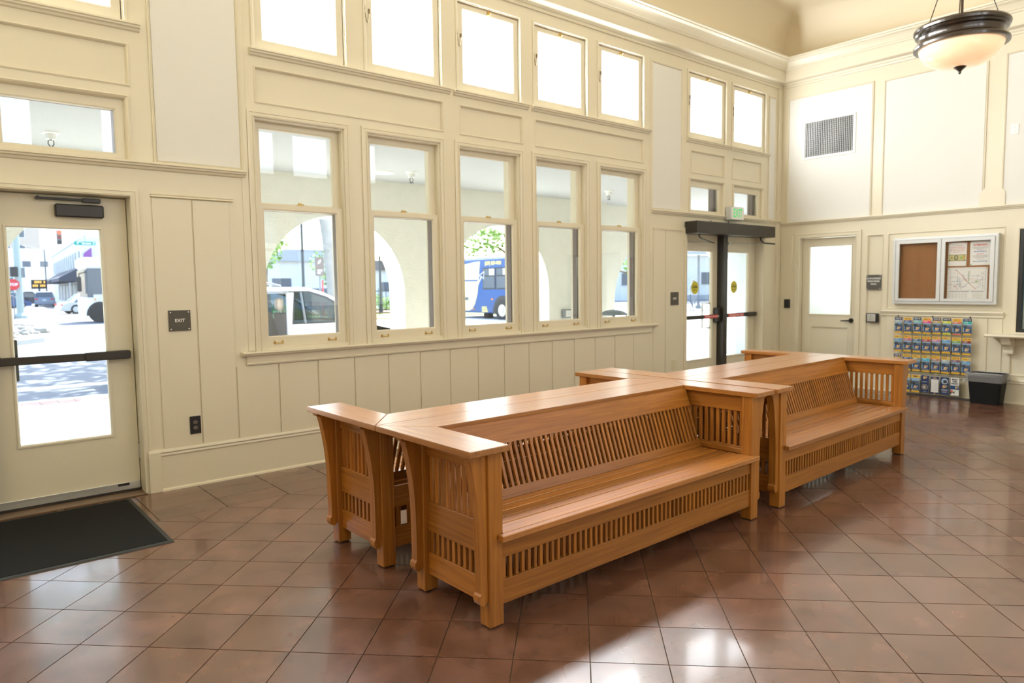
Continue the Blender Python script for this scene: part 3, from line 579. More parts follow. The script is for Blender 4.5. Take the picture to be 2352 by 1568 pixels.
def outlet(loc, rz, m, label, w=.078, h=.134, socket='black'):
    t = thing('wall_outlet', loc, rz, label, 'outlet'); ob('cover_plate', B(-w/2, w/2, -.006, 0, -h/2, h/2, m, c=.002), t)
    for dz in (-.021, .021):
        ob('socket', M().prism([(.017*cos(2*pi*i/14), dz + .015*sin(2*pi*i/14)) for i in range(14)], 'y', -.0078, -.005, socket).box(-.007, -.005, -.0084, -.0076, dz - .004, dz + .006, 'dark').box(.005, .007, -.0084, -.0076, dz - .004, dz + .006, 'dark'), t)
    return t
outlet((1.917, -.012, .463), 0, 'black', 'black wall outlet low on the cream boards under the exit plaque', socket='screen_brown')
outlet((X1 - .004, -2.935, 3.225), BR, 'white', 'white wall outlet high on the plaster right of the pendant lamp', .078, .12, 'white')
t = thing('blank_plate', (7.752, -.012, .44), 0, 'small almond cover plate low on the wall behind the benches', 'wall plate'); ob('cover_plate', M().box(-.042, .042, -.007, 0, -.065, .065, 'almond', c=.002).tube([(0, -.006, .04), (0, -.0085, .04)], .004, 'almond', 8).tube([(0, -.006, -.04), (0, -.0085, -.04)], .004, 'almond', 8), t)
t = thing('card_reader', (X1 - .012, -.155, 1.16), BR, 'black card reader on the wall left of the frosted glass door', 'card reader'); ob('reader_body', M().box(-.046, .046, -.022, 0, -.064, .064, 'black', c=.006), t); ob('indicator', B(-.012, .012, -.024, -.021, .035, .041, 'dark'), t)
t = thing('door_button', (X1 - .004, -1.395, .981), BR, 'square steel door push button in a black box beside the brochure rack', 'push button'); ob('button_box', B(-.076, .076, -.05, 0, -.062, .062, 'black', c=.006), t)
bt = ob('push_plate', B(-.060, .050, -.058, -.048, -.050, .052, 'aluminium', c=.004), t)
text('PUSH TO OPEN', .013, 'print_grey', bt, (-.005, -.0585, -.03)); ob('wheelchair_symbol', M().tube([(-.01, -.0585, .034), (-.008, -.0585, .012), (.012, -.0585, .010), (.018, -.0585, -.008)], .003, 'print_grey', 6).tube([(-.005 + .018*cos(a), -.0585, .0 + .018*sin(a)) for a in [R(110 + 25*i) for i in range(9)]], .0025, 'print_grey', 6).tube([(-.01, -.0582, .040), (-.01, -.0588, .040)], .006, 'print_grey', 8), bt)
t = thing('exit_sign', (9.01, 0, 2.42), 0, 'lit green exit sign in a white box above the double doors', 'exit sign')
ob('sign_box', B(-.155, .155, -.115, -.025, -.088, .088, 'silver_paint', c=.006), t); ob('mount', B(-.06, .06, -.026, -.002, -.05, .05, 'white'), t); ob('face_panel', B(-.147, .147, -.1165, -.114, -.080, .080, 'white'), t)
o = text('EXIT', .165, 'exit_green', t, (0, -.1175, .0), sx=.66, bold=.002, name='exit_lettering'); ob('status_light', M().ball((-.11, -.07, -.090), .005, 'exit_green', 8, 6), t)
t = thing('air_vent', (X1 - .004, -.722, 3.508), BR, 'rectangular white air grille high on the far plaster wall', 'vent')
ob('vent_frame', M().frame(-.375, .375, -.275, .275, [(0, 0), (0, -.008), (.030, -.012), (.036, -.004), (.036, 0)], 'white'), t); ob('duct_shade', B(-.345, .345, -.0015, .0, -.245, .245, 'backing_dark'), t)  # thin black sheet stands in for the shade inside the duct
me = B(-.0024, .0024, -.010, -.002, -.242, .242, 'silver_paint').mesh('vane')
for i in range(27): ob('vane', me, t, (-.325 + .025*i, 0, 0))
me = B(-.342, .342, -.006, -.002, -.001, .001, 'silver_paint').mesh('crossbar')
for i in range(17): ob('crossbar', me, t, (0, 0, -.22 + .0275*i))

# ------------------------------------------------------------------ bulletin board and its papers (local frame of the far wall)
bb = thing('bulletin_board', (X1, 0, 0), BR, 'silver framed bulletin board with two locked glass doors on the far wall', 'bulletin board')
bx0, bx1, bz0, bz1 = 1.654, 2.836, 1.178, 2.030
ob('cabinet', M().frame(bx0, bx1, bz0, bz1, [(0, .004), (0, -.068), (.028, -.070), (.030, -.062), (.036, -.062), (.036, .004)], 'silver_paint'), bb)
ob('cork_panel', B(bx0 + .02, bx1 - .02, -.012, .004, bz0 + .02, bz1 - .02, 'cork'), bb); mid = 2.225
for a, b in ((bx0 + .036, mid - .003), (mid + .003, bx1 - .036)):
    dd = ob('cabinet_door', M().slab(a, b, bz0 + .036, bz1 - .036, -.074, -.052, [(a + .042, b - .042, bz0 + .07, bz1 - .075)], 'silver_paint'), bb)
    ob('pane', B(a + .04, b - .04, -.064, -.061, bz0 + .068, bz1 - .073, 'clear_cover'), dd); ob('lock', M().tube([((b - .012 if b < 2.5 else a + .012), -.073, 1.60), ((b - .012 if b < 2.5 else a + .012), -.077, 1.60)], .008, 'steel', 10), dd)
def paper(x0, x1, z0, z1, label, tilt=0):
    t = thing('notice_sheet', (X1 - .0135, -(x0 + x1)/2, (z0 + z1)/2), BR, label, 'notice', 'papers pinned in the bulletin board'); t.rotation_euler = (0, tilt, BR)
    w, h_ = (x1 - x0)/2, (z1 - z0)/2; ob('sheet', B(-w, w, -.001, .0005, -h_, h_, 'paper'), t); return t, w, h_
def bars(t, rows, w, m, th=.006, seed=1, name='print_lines'):
    rg = random.Random(seed); q = M()
    for z, f in rows:
        x = -w*f
        while x < w*f - .004:
            l = min(rg.uniform(.008, .03), w*f - x); q.box(x, x + l, -.0015, -.001, z - th/2, z + th/2, m); x += l + .004
    return ob(name, q, t)
def pin(t, x, z, m): ob('push_pin', M().ball((x, -.006, z), .006, m, 8, 6), t)
t, w, h_ = paper(2.288, 2.490, 1.652, 1.942, 'white notice with red lines and a printed banknote, pinned top left', R(.6))
bars(t, [(.105, .55), (.085, .82), (.065, .80), (.045, .82), (.026, .5)], w, 'print_pink', .008, 3); pin(t, -.085, .135, 'red'); pin(t, .085, .138, 'red'); pin(t, -.09, -.082, 'teal'); pin(t, .09, -.078, 'teal')
nt = ob('banknote_print', M().box(-.095, .095, -.0016, -.001, -.083, -.003, 'note_green').box(-.09, .09, -.0019, -.0016, -.010, -.005, 'note_dark').box(-.09, .09, -.0019, -.0016, -.081, -.076, 'note_dark').prism([(-.012 + .024*cos(2*pi*i/16), -.043 + .032*sin(2*pi*i/16)) for i in range(16)], 'y', -.0020, -.0016, 'note_dark').prism([(-.012 + .011*cos(2*pi*i/12), -.040 + .016*sin(2*pi*i/12)) for i in range(12)], 'y', -.0023, -.0020, 'note_green').prism([(.045 + .013*cos(2*pi*i/12), -.043 + .013*sin(2*pi*i/12)) for i in range(12)], 'y', -.0020, -.0016, 'print_green').prism([(-.06 + .010*cos(2*pi*i/12), -.043 + .010*sin(2*pi*i/12)) for i in range(12)], 'y', -.0020, -.0016, 'note_dark').box(.062, .086, -.002, -.0016, -.06, -.02, 'note_gold'), t)
for x, z in ((-.082, -.017), (.078, -.017), (-.082, -.070), (.078, -.070)): text('20', .016, 'note_dark', nt, (x, -.0022, z))
t, w, h_ = paper(2.528, 2.742, 1.655, 1.950, 'white attention notice with a red heading, pinned top right', R(-.8))
text('ATTENTION', .026, 'print_red', t, (0, -.0018, .098), bold=.0012); bars(t, [(.070, .80), (.056, .62), (.042, .3), (-.03, .78), (-.044, .72), (-.058, .5), (-.075, .3)], w, 'print_grey', .005, 4)
bars(t, [(.020, .62), (-.1, .70)], w, 'print_blue', .009, 5); bars(t, [(-.012, .35)], w, 'print_red', .007, 6); pin(t, -.098, .138, 'b_yellow'); pin(t, .09, .138, 'steel'); pin(t, -.095, -.135, 'teal')
t, w, h_ = paper(2.286, 2.722, 1.245, 1.632, 'large white street map sheet filling the lower right door', 0)
rg = random.Random(11); q = M()
for i in range(34):
    v = rg.random() < .5; a = rg.uniform(-.15, .17); b = rg.uniform(-.06, .15); l = rg.uniform(.04, .16)
    q.box(*((a, a + .0022, -.0016, -.001, b - l/3, min(b + l/2, .165)) if v else (a - l/2, min(a + l/2, .19), -.0016, -.001, b, b + .0022)), rg.choice(['print_grey', 'print_grey', 'print_blue', 'print_pink']))
for p, m in (([(-.13, .17), (-.06, .10), (.02, .0), (.10, -.075)], 'print_red'), ([(-.12, .165), (-.10, .14)], 'print_blue'), ([(.02, .0), (.02, .15)], 'print_green'), ([(.02, 0), (-.03, .05), (-.05, .11)], 'print_grey'), ([(.02, 0), (.12, .01), (.16, .05), (.17, .08)], 'print_grey'), ([(.02, 0), (-.02, -.03), (-.05, -.06)], 'print_blue'), ([(-.15, -.05), (-.09, -.01), (-.06, .0)], 'print_grey'), ([(-.14, -.03), (-.10, -.07)], 'print_red')):
    q.tube([(a, -.0014, b) for a, b in p], .0022, m, 4)
q.box(.09, .115, -.0016, -.001, .015, .027, 'print_green').frame(-.175, -.065, -.075, .022, [(0, -.0015), (.002, -.0015)], 'print_grey').frame(-.185, .195, -.09, .178, [(0, -.0015), (.002, -.0015)], 'print_grey')
q.box(-.20, .03, -.0016, -.001, -.108, -.102, 'navy').box(.05, .18, -.0016, -.001, -.108, -.102, 'navy').tube([(.165 + .012*cos(a), -.0014, .12 + .012*sin(a)) for a in [R(30*i) for i in range(13)]], .0015, 'print_grey', 4)
for i in range(6):
    for j in range(5): q.box(-.20 + .036*i, -.172 + .036*i, -.0015, -.001, -.125 - .014*j, -.122 - .014*j, 'print_grey')
for j in range(5): q.box(.06, .17, -.0015, -.001, -.125 - .014*j, -.122 - .014*j, 'print_pink' if j % 2 else 'print_green')
ob('map_print', q, t); pin(t, -.20, .18, 'teal'); pin(t, .205, .182, 'b_yellow')

# ------------------------------------------------------------------ brochure rack
rx = X1 - .105
rk = thing('brochure_rack', (rx, 0, 0), BR, 'clear acrylic brochure rack of four rows standing against the far wall', 'rack')
ROWS = [(.800, 1.005), (.560, .768), (.312, .522), (.040, .262)]; PX = [1.713 + .1135*i for i in range(8)]; PW = .100
ob('back_panel', B(1.690, 2.612, .030, .036, .01, 1.02, 'acrylic'), rk)
pm = M().box(-.054, .054, -.012, -.009, 0, .15, 'acrylic').box(-.054, -.051, -.012, .030, 0, .16, 'acrylic').box(.051, .054, -.012, .030, 0, .16, 'acrylic').box(-.054, .054, -.012, .030, -.003, 0, 'acrylic').mesh('pocket')
for z0, z1 in ROWS:
    for x in PX: ob('pocket', pm, rk, (x + PW/2, 0, z0 - .004))
ob('base_rail', B(1.69, 2.612, -.02, .045, 0, .014, 'dark'), rk)
for x in (1.74, 2.15, 2.57): ob('hook', B(x, x + .012, .02, .034, 1.005, 1.028, 'dark'), rk)
CT = [['navy/grey', 'b_yellow/navyband', 'navy/aqua', 'b_yellow/pink', 'navy/gold', 'navy/lime', 'b_yellow/coral', 'navy/tealband'], ['b_yellow/blueband', 'b_yellow/mauve', 'b_yellow/slate', 'b_yellow/crimson', 'b_yellow/lilac', 'b_yellow/blueband', 'b_yellow/green', 'b_yellow/maroon'],
      ['navy/gold', 'b_yellow/slate', 'b_yellow/olive', 'b_yellow/cyan', 'b_yellow/rust', 'b_yellow/grey', 'b_yellow/plum', 'b_yellow/blueband'], ['b_yellow/redband', 'map', 'map', 'ride', 'fares', 'pass', 'bulky', None]]
CN = dict(grey='grey', navyband='dark blue', aqua='pale aqua', pink='bright pink', gold='tan', lime='lime yellow', coral='coral', tealband='teal', blueband='light blue', mauve='mauve', slate='slate blue', crimson='crimson', lilac='lilac', green='green', maroon='maroon', rust='rust brown', olive='olive', cyan='cyan', plum='plum', redband='red')
RN = ['top rack row', 'second rack row', 'third rack row', 'bottom rack row']; ON = ['first', 'second', 'third', 'fourth', 'fifth', 'sixth', 'seventh', 'eighth']
def logo(q, x, z, s_, m, y=-.0030):   # italic two-stroke emblem
    q.prism([(x - .5*s_, z - .45*s_), (x + .1*s_, z - .45*s_), (x + .35*s_, z + .05*s_), (x - .1*s_, z + .05*s_), (x - .05*s_, z + .2*s_), (x + .5*s_, z + .2*s_), (x + .6*s_, z + .45*s_), (x - .35*s_, z + .45*s_), (x - .55*s_, z - .1*s_), (x - .1*s_, z - .1*s_), (x - .15*s_, z - .25*s_), (x - .42*s_, z - .25*s_)], 'y', y, y + .0008, m)
    q.prism([(x + .35*s_, z - .35*s_), (x + .75*s_, z + .0*s_), (x + .9*s_, z + .45*s_), (x + .7*s_, z + .45*s_), (x + .55*s_, z + .05*s_), (x + .25*s_, z - .3*s_)], 'y', y, y + .0008, m)
for r, (z0, z1) in enumerate(ROWS):
    for cidx, x in enumerate(PX):
        kind = CT[r][cidx]
        if not kind: continue
        w, h_ = PW*.94, z1 - z0; q = M(); dz = random.uniform(-.004, .004); P = lambda a, b, c_, d_, m, y=-.0024: q.box(a*w, b*w, y, y + .0006, c_*h_, d_*h_, m)
        q.box(0, w, -.0018, .010, 0, h_, 'b_white')
        if '/' in kind or kind == 'map':
            hd, bd = kind.split('/') if '/' in kind else ('b_yellow', None)
            P(0, 1, .83, 1, hd); tm = 'navy' if hd == 'b_yellow' else 'b_white'
            if bd: P(.10, .62, .925, .945, tm, -.003); P(.15, .58, .89, .905, tm, -.003); P(0, 1, .68, .83, bd); P(.15, .6, .775, .79, 'b_white', -.003); P(.15, .55, .735, .75, 'b_white', -.003)
            if bd: q.prism([(.78*w + .085*w*cos(2*pi*i/10), .918*h_ + .04*h_*sin(2*pi*i/10)) for i in range(10)], 'y', -.003, -.0024, bd if hd != 'navy' else 'b_logo')
            P(0, 1, .58 if bd else .66, .68 if bd else .83, 'b_sky'); P(0, 1, .44, .60 if bd else .66, 'b_bus'); P(.12, .46, .47, .60, 'dark', -.0027); P(.52, .9, .50, .60, 'car_slate', -.0027); P(.16, .42, .53, .585, 'win_dark', -.003)
            P(0, 1, .09, .44, 'b_blue'); P(0, .12, .09, .44, 'b_sky', -.0027); P(0, 1, .09, .19, 'navy', -.0027)
            for i in range(4): P(.12 + .21*i, .22 + .21*i, .115, .15, 'b_white', -.003)
            P(0, 1, 0, .09, bd if bd in ('lime', 'coral') and r == 0 else 'b_yellow'); logo(q, .50*w, .315*h_, .034, 'b_logo'); P(.2, .75, .225, .24, 'b_white', -.003)
            lab = ('brochure with %s header and %s band' % ('yellow' if hd == 'b_yellow' else 'navy', CN[bd])) if bd else 'yellow-topped system map brochure'
        elif kind == 'ride':
            P(0, 1, 0, 1, 'navy'); logo(q, .45*w, .87*h_, .036, 'b_logo'); P(.15, .8, .70, .715, 'b_yellow'); P(.15, .8, .62, .635, 'b_white', -.003)
            q.prism([(.5*w + .34*w*cos(2*pi*i/18), .33*h_ + .34*w*sin(2*pi*i/18)) for i in range(18)], 'y', -.003, -.0024, 'b_bus'); q.tube([(.5*w + .36*w*cos(2*pi*i/18), -.0028, .33*h_ + .36*w*sin(2*pi*i/18)) for i in range(19)], .0018, 'b_logo', 4); P(.3, .6, .24, .40, 'tan_leather', -.0034); P(.3, .7, .06, .075, 'b_white', -.003); lab = 'navy leaflet with a round picture low on its cover'
        elif kind == 'fares':
            P(0, 1, 0, 1, 'navy'); P(.06, .96, .10, .84, 'b_white', -.003)
            for i in range(9): P(.12, .90, .76 - .07*i, .772 - .07*i, 'print_grey', -.0034)
            logo(q, .5*w, .05*h_, .014, 'b_logo'); lab = 'navy fares leaflet with a white ruled table'
        elif kind == 'pass':
            P(0, 1, 0, 1, 'navy'); q.tube([(.5*w + .36*w*cos(2*pi*i/18), -.003, .76*h_ + .36*w*sin(2*pi*i/18)) for i in range(19)], .0025, 'b_white', 4); q.prism([(.5*w + .35*w*cos(2*pi*i/18), .76*h_ + .35*w*sin(2*pi*i/18)) for i in range(18)], 'y', -.003, -.0024, 'b_sky'); P(.35, .75, .66, .82, 'dark', -.0034)
            logo(q, .45*w, .45*h_, .038, 'b_logo'); P(.12, .88, .28, .295, 'b_white', -.003); P(.12, .88, .24, .255, 'b_white', -.003); P(.2, .8, .16, .17, 'b_white', -.003); P(.2, .8, .12, .13, 'b_white', -.003); lab = 'navy leaflet with a round picture at its top'
        else:
            P(0, 1, .34, .56, 'b_blue'); logo(q, .7*w, .46*h_, .028, 'b_logo'); P(.05, .3, .16, .30, 'print_red'); P(.28, .5, .12, .2, 'dark'); P(.45, .6, .2, .27, 'print_green'); P(.0, .16, .08, .2, 'dark'); lab = 'white bulky item policy leaflet'
        t = thing('brochure', (rx - .004, -x - .003, z0 + dz), BR, '%s, %s from left, %s' % (lab, ON[cidx], RN[r]), 'brochure', 'bus brochures in the acrylic rack')
        ob('cover', q, t)
        if kind == 'map': text('MAP', .024, 'navy', t, (.5*w, -.0034, .92*h_), bold=.0016, name='title')
        if kind == 'fares': text('Tarifas', .018, 'b_logo', t, (.5*w, -.0034, .92*h_), bold=.0008, name='title')
        if kind == 'bulky':
            for i, s_ in enumerate(('BULKY', 'ITEM', 'POLICY')): text(s_, .022, 'dark', t, (.5*w, -.0034, (.90 - .115*i)*h_), bold=.0016, name='title')
t = thing('brochure', (rx + .004, -PX[0] - .012, ROWS[3][0] + .045), BR, 'yellow-headed brochure standing up behind the red-banded one in the bottom row', 'brochure', 'bus brochures in the acrylic rack')
ob('cover', M().box(0, .09, -.0018, .004, 0, .215, 'b_white').box(0, .09, -.0026, -.0018, .175, .215, 'b_yellow').box(.01, .055, -.003, -.0024, .195, .2, 'navy').prism([(.07 + .008*cos(2*pi*i/10), .195 + .008*sin(2*pi*i/10)) for i in range(10)], 'y', -.0032, -.0024, 'coral'), t)

# ------------------------------------------------------------------ waste bin with a bag
wbn = thing('waste_bin', (X1 - .19, -2.815, 0), BR, 'black plastic waste bin with a clear bag folded over its rim', 'bin')
def rrect(a, b, r, n=4):
    p = []
    for cx, cy, a0 in ((a - r, b - r, 0), (-a + r, b - r, 90), (-a + r, -b + r, 180), (a - r, -b + r, 270)): p += [(cx + r*cos(R(a0 + 90*i/n)), cy + r*sin(R(a0 + 90*i/n))) for i in range(n + 1)]
    return p
def loft(secs, m):
    q = M(); n = len(secs[0][0]); vs = [(x, y, z) for p, z in secs for x, y in p]
    return q.add(vs, [(i*n + k, i*n + (k + 1) % n, (i + 1)*n + (k + 1) % n, (i + 1)*n + k) for i in range(len(secs) - 1) for k in range(n)], m), n
q, n = loft([(rrect(.152, .098, .03), 0.002), (rrect(.155, .10, .03), .02), (rrect(.180, .125, .035), .335), (rrect(.188, .133, .038), .34), (rrect(.188, .133, .038), .362), (rrect(.180, .125, .034), .362), (rrect(.150, .096, .028), .012)], 'bin_black')
q.f.append(list(range(n))); q.m.append(0); q.f.append([6*n + i for i in range(n)]); q.m.append(0); ob('bin_body', q, wbn, smooth=35)
rg = random.Random(5); secs = []
for sx, z, wob in ((.150, .20, .01), (.176, .345, .002), (.186, .372, .008), (.196, .366, .006), (.199, .33, .008), (.197, .29, .007), (.193, .268, .004)):
    secs.append(([(x + rg.uniform(-wob, wob), y + rg.uniform(-wob, wob)) for x, y in rrect(sx, sx - .053, .04, 6)], z))
q, n = loft([(p, z) for p, z in secs], 'liner'); q.v = [(x, y, z + rg.uniform(-.006, .006)) for x, y, z in q.v]
q.tube([(-.19, -.11, .29), (-.212, -.125, .262), (-.224, -.13, .232)], [.014, .010, .004], 'liner', 6); ob('bin_bag', q, wbn, smooth=60)

# ------------------------------------------------------------------ pendant lamp
pl_ = thing('pendant_lamp', (8.064, -3.07, 3.725), 0, 'round bronze pendant lamp with a glowing white glass bowl', 'lamp')
ob('rim', M().lathe([(.350, -.050), (.372, -.055), (.392, -.050), (.396, -.030), (.385, -.012), (.360, -.004), (.345, .012), (.345, .052), (.352, .064), (.378, .072), (.386, .086), (.382, .094), (.394, .102), (.398, .122), (.388, .140), (.372, .148), (.350, .146), (.335, .13), (.330, -.03)], 'bronze_lamp', 64), pl_, smooth=40)
ob('glass_bowl', M().lathe([(.345, .01), (.352, -.03), (.350, -.06), (.335, -.105), (.305, -.150), (.255, -.190), (.185, -.218), (.10, -.234), (.0, -.238)], 'bowl', 64), pl_, smooth=60)
ob('finial', M().lathe([(.0, -.226), (.052, -.228), (.054, -.236), (.044, -.248), (.026, -.262), (.016, -.272), (.012, -.284), (.013, -.292), (.006, -.300), (0, -.302)], 'bronze_lamp', 24), pl_, smooth=40)
lamp('pendant_bulb', 'POINT', 12, (8.064, -3.07, 3.83), (0, 0, 1), (1, .72, .45)).data.shadow_soft_size = .08
ob('stem', M().tube([(0, 0, -.2), (0, 0, 1.64)], .012, 'bronze_lamp', 10), pl_)
for a in (75, 195, 315): ob('suspension_rod', M().tube([(.372*cos(R(a)), .372*sin(R(a)), .135), (.02*cos(R(a)), .02*sin(R(a)), 1.05)], .0045, 'bronze_lamp', 6), pl_)
ob('collar', M().lathe([(0, 1.10), (.03, 1.09), (.034, 1.05), (.02, 1.03), (0, 1.02)], 'bronze_lamp', 16), pl_); ob('ceiling_canopy', M().lathe([(.0, 1.60), (.05, 1.605), (.075, 1.63), (.08, 1.655), (0, 1.655)], 'bronze_lamp', 24), pl_)

# ------------------------------------------------------------------ arcade outside the windows
def arch_bay(q, xa, xb, cx, rx, zs, rz, y0, y1, zt, m):
    arc = [(cx - rx*cos(pi*i/24), zs + rz*sin(pi*i/24)) for i in range(25)]
    q.prism([(xa, -.1), (cx - rx, -.1)] + arc + [(cx + rx, -.1), (xb, -.1), (xb, zt), (xa, zt)], 'y', y0, y1, m)
q = M()
for i, c in enumerate((-.67, 1.87, 4.41, 7.05)): arch_bay(q, (-3, .60, 3.14, 5.73)[i], (.60, 3.14, 5.73, 9.35)[i], c, .957, 1.41, .957, 2.6, 3.0, 3.3, 'stucco')
arch_bay(q, 9.35, 15.5, 11.65, 1.9, 1.15, 1.5, 2.78, 3.2, 3.3, 'stucco')
ob('wall_arcade', q, kind='structure')
ob('ceiling_arcade', B(-3, 15.5, .25, 3.1, 2.85, 2.95, 'porch_paint'), kind='structure')
ob('roof_arcade', B(-3, 15.5, .25, 3.4, 3.0, 3.12, 'bldg_tan'), kind='structure')
ob('floor_arcade', B(-4, 16, .25, 3.3, -.12, -.015, 'concrete'), kind='structure')
for i, (x, y, lb) in enumerate(((4.98, 1.75, 'sprinkler head on the porch ceiling seen through the second window'), (8.25, 1.55, 'sprinkler head on the porch ceiling seen through the fifth window'), (1.33, 1.72, 'sprinkler head on the porch ceiling seen over the left door'))):
    t = thing('sprinkler', (x, y, 2.85), 0, lb, 'sprinkler'); ob('escutcheon', M().lathe([(.07, 0), (.065, -.012), (.042, -.016), (.038, -.06), (.0, -.06)], 'white', 20), t, smooth=30)
    ob('sprinkler_head', M().tube([(0, 0, -.06), (0, 0, -.075)], .012, 'steel', 8).tube([(-.018, 0, -.07), (-.022, 0, -.10), (-.006, 0, -.125)], .004, 'dark', 6).tube([(.018, 0, -.07), (.022, 0, -.10), (.006, 0, -.125)], .004, 'dark', 6).lathe([(0, -.125), (.028, -.126), (.028, -.129), (0, -.130)], 'dark', 14), t)
t = thing('ceiling_plate', (4.72, 1.95, 2.85), 0, 'round white plate on the porch ceiling beside the sprinkler', 'ceiling plate'); ob('plate_disc', M().lathe([(.13, 0), (.125, -.012), (.06, -.016), (0, -.016)], 'white', 28), t)
t = thing('step_light', (8.355, 2.6, 1.02), 0, 'small square wall light on the white arcade wall', 'wall light'); ob('light_box', M().box(-.085, .085, -.10, 0, -.065, .065, 'pole_grey', c=.004), t); ob('light_lens', B(-.072, .072, -.103, -.099, -.052, .052, 'white'), t)
t = thing('litter_bin', (8.97, 2.1, -.015), 0, 'dark domed litter bin under the arcade by the fifth window', 'bin')
ob('bin_drum', M().lathe([(0, .02), (.20, .02), (.22, .05), (.22, .80), (.205, .84), (0, .84)], 'bench_metal', 24), t, smooth=30); ob('bin_dome', M().lathe([(.225, 1.0), (.21, 1.03), (.15, 1.065), (.06, 1.085), (0, 1.088)], 'pole_grey', 24), t, smooth=50)
for a in range(4): ob('post', M().tube([(.20*cos(R(45 + 90*a)), .20*sin(R(45 + 90*a)), .82), (.20*cos(R(45 + 90*a)), .20*sin(R(45 + 90*a)), 1.01)], .012, 'bench_metal', 6), t)

# ------------------------------------------------------------------ ground outside
ob('street', B(-90, 170, 6.0, 210, -.3, -.15, 'asphalt'), kind='structure')
ob('sidewalk', B(-30, 9.5, 3.3, 5.55, -.2, -.03, 'concrete'), kind='structure')
ks = ob('kerb', B(-30, 9.5, 5.98, 6.12, -.25, -.03, 'kerb'), kind='structure')
bs = ob('brick_strip', B(-30, 9.5, 5.55, 5.98, -.25, -.036, 'kerb'), kind='structure')
me = B(-.098, .098, -.205, .205, -.01, .004, 'brick_red').mesh('brick')
for i in range(22): ob('brick', me, bs, (-.6 + .204*i, 5.765, -.032))
ob('plaza', B(9.5, 60, 3.3, 26, -.2, -.07, 'concrete'), kind='structure')
ob('stop_line', B(-6, 9, 8.35, 8.75, -.152, -.146, 'line_white'), kind='structure')
ob('road_line', B(-8, 40, 30.0, 30.3, -.152, -.146, 'line_white'), kind='structure')
def blob(cx, cy, rx, ry, seed, n=40):
    r = random.Random(seed); return [(cx + rx*cos(2*pi*i/n)*(1 + .05*sin(3*2*pi*i/n + seed)), cy + ry*sin(2*pi*i/n)*(1 + .05*cos(2*2*pi*i/n))) for i in range(n)]
t = thing('traffic_island', (0, 0, 0), 0, 'kerbed street island covered in loose grey stones behind the left door glass', 'island')
ob('island_kerb', M().prism(blob(-1.5, 27, 6.0, 9.0, 2), 'z', -.2, .0, 'kerb'), t); ob('island_bed', M().prism(blob(-1.5, 27, 5.7, 8.7, 2), 'z', -.1, .03, 'rock'), t)
q = M(); rg = random.Random(3)
for i in range(900):
    a, r = rg.uniform(0, 2*pi), math.sqrt(rg.random()); x, y = -1.5 + 5.5*r*cos(a), 27 + 8.4*r*sin(a); s_ = rg.uniform(.08, .26)
    q.ball((x, y, .03 + s_*.25), (s_, s_*rg.uniform(.6, 1), s_*.6), 'rock', 6, 4)
ob('stones', q.mesh('stones', merge=False), t, kind='stuff')
ob('lawn', B(13, 34, 24.5, 34, -.2, -.02, 'grass'), kind='structure'); ob('planting_bed', B(17, 30, 30, 36, -.1, .06, 'mulch'), kind='structure')
ob('lawn_strip', B(8.5, 11.5, 14.5, 19, -.2, -.05, 'grass'), kind='structure')

# ------------------------------------------------------------------ trees and shrubs
def tree(name, label, cat, x, y, trunk, crown, n, leafm, seed, zb=-.12, leaf=.30, tm='bark', group=None):
    t = thing(name, (x, y, zb), 0, label, cat, group); rg = random.Random(seed)
    q = M(); (tr, th, lean) = trunk; pts = [(lean[0]*s_*s_, lean[1]*s_*s_, th*s_) for s_ in (0, .04, .25, .5, .75, 1)]
    q.tube(pts, [tr*1.35, tr, tr*.92, tr*.85, tr*.75, tr*.6], tm, 12); cz = sum(c[2] for c in crown)/len(crown)
    for c in crown:
        q.tube([(pts[-2][0], pts[-2][1], pts[-2][2]), ((pts[-1][0] + c[0])/2, (pts[-1][1] + c[1])/2, (pts[-1][2] + c[2])/2 - .1), (c[0], c[1], c[2])], [tr*.5, tr*.3, tr*.1], tm, 6)
    ob('trunk', q, t, smooth=60); q = M()
    for c in crown:
        for i in range(n):
            u = Vector((rg.gauss(0, 1), rg.gauss(0, 1), rg.gauss(0, 1))).normalized()*(rg.random()**.4); p = Vector((c[0] + u.x*c[3], c[1] + u.y*c[3], c[2] + u.z*c[4]))
            a = Vector((rg.gauss(0, 1), rg.gauss(0, 1), rg.gauss(0, 1))).normalized(); b = a.orthogonal().normalized(); s_ = leaf*rg.uniform(.6, 1.3)
            q.add([p - a*s_, p - b*s_*.5, p + a*s_, p + b*s_*.5], [(0, 1, 2, 3)], leafm)
    ob('foliage', q.mesh('foliage', merge=False), t, kind='stuff'); return t
tree('street_tree', 'broad pale-barked tree leaning over the street beside the white van', 'tree', 9.97, 14, (.27, 6.2, (-.62, .3)), [(-5.0, -.6, 8.2, 2.8, 1.4), (-4.2, 4.2, 8.5, 3.2, 1.6), (-7.0, -2.2, 8.0, 2.4, 1.2), (-1.5, 2, 8.6, 3.0, 1.6), (-7.4, 2.0, 7.9, 2.6, 1.3), (1.8, 3, 8.3, 2.6, 1.4)], 560, 'leaf', 1, leaf=.34)
tree('street_tree', 'leafy tree arching above the roof of the blue bus', 'tree', 28.4, 26.6, (.22, 3.6, (-.2, .2)), [(-.6, .3, 4.7, 2.0, 1.1), (-2.4, 1.2, 4.2, 1.7, .9), (1.4, -.5, 5.0, 1.8, 1.1), (-3.4, -1.5, 5.0, 1.4, .9)], 420, 'leaf', 2, leaf=.17, tm='branch')
tree('street_tree', 'slim green tree left of the lamp post behind the van', 'tree', 12.5, 26, (.14, 2.5, (-.2, 0)), [(-.4, 0, 3.1, 1.0, .8), (-1.0, .6, 2.5, .8, .6), (.3, .4, 3.7, .8, .6)], 240, 'leaf', 3, leaf=.16, tm='branch')
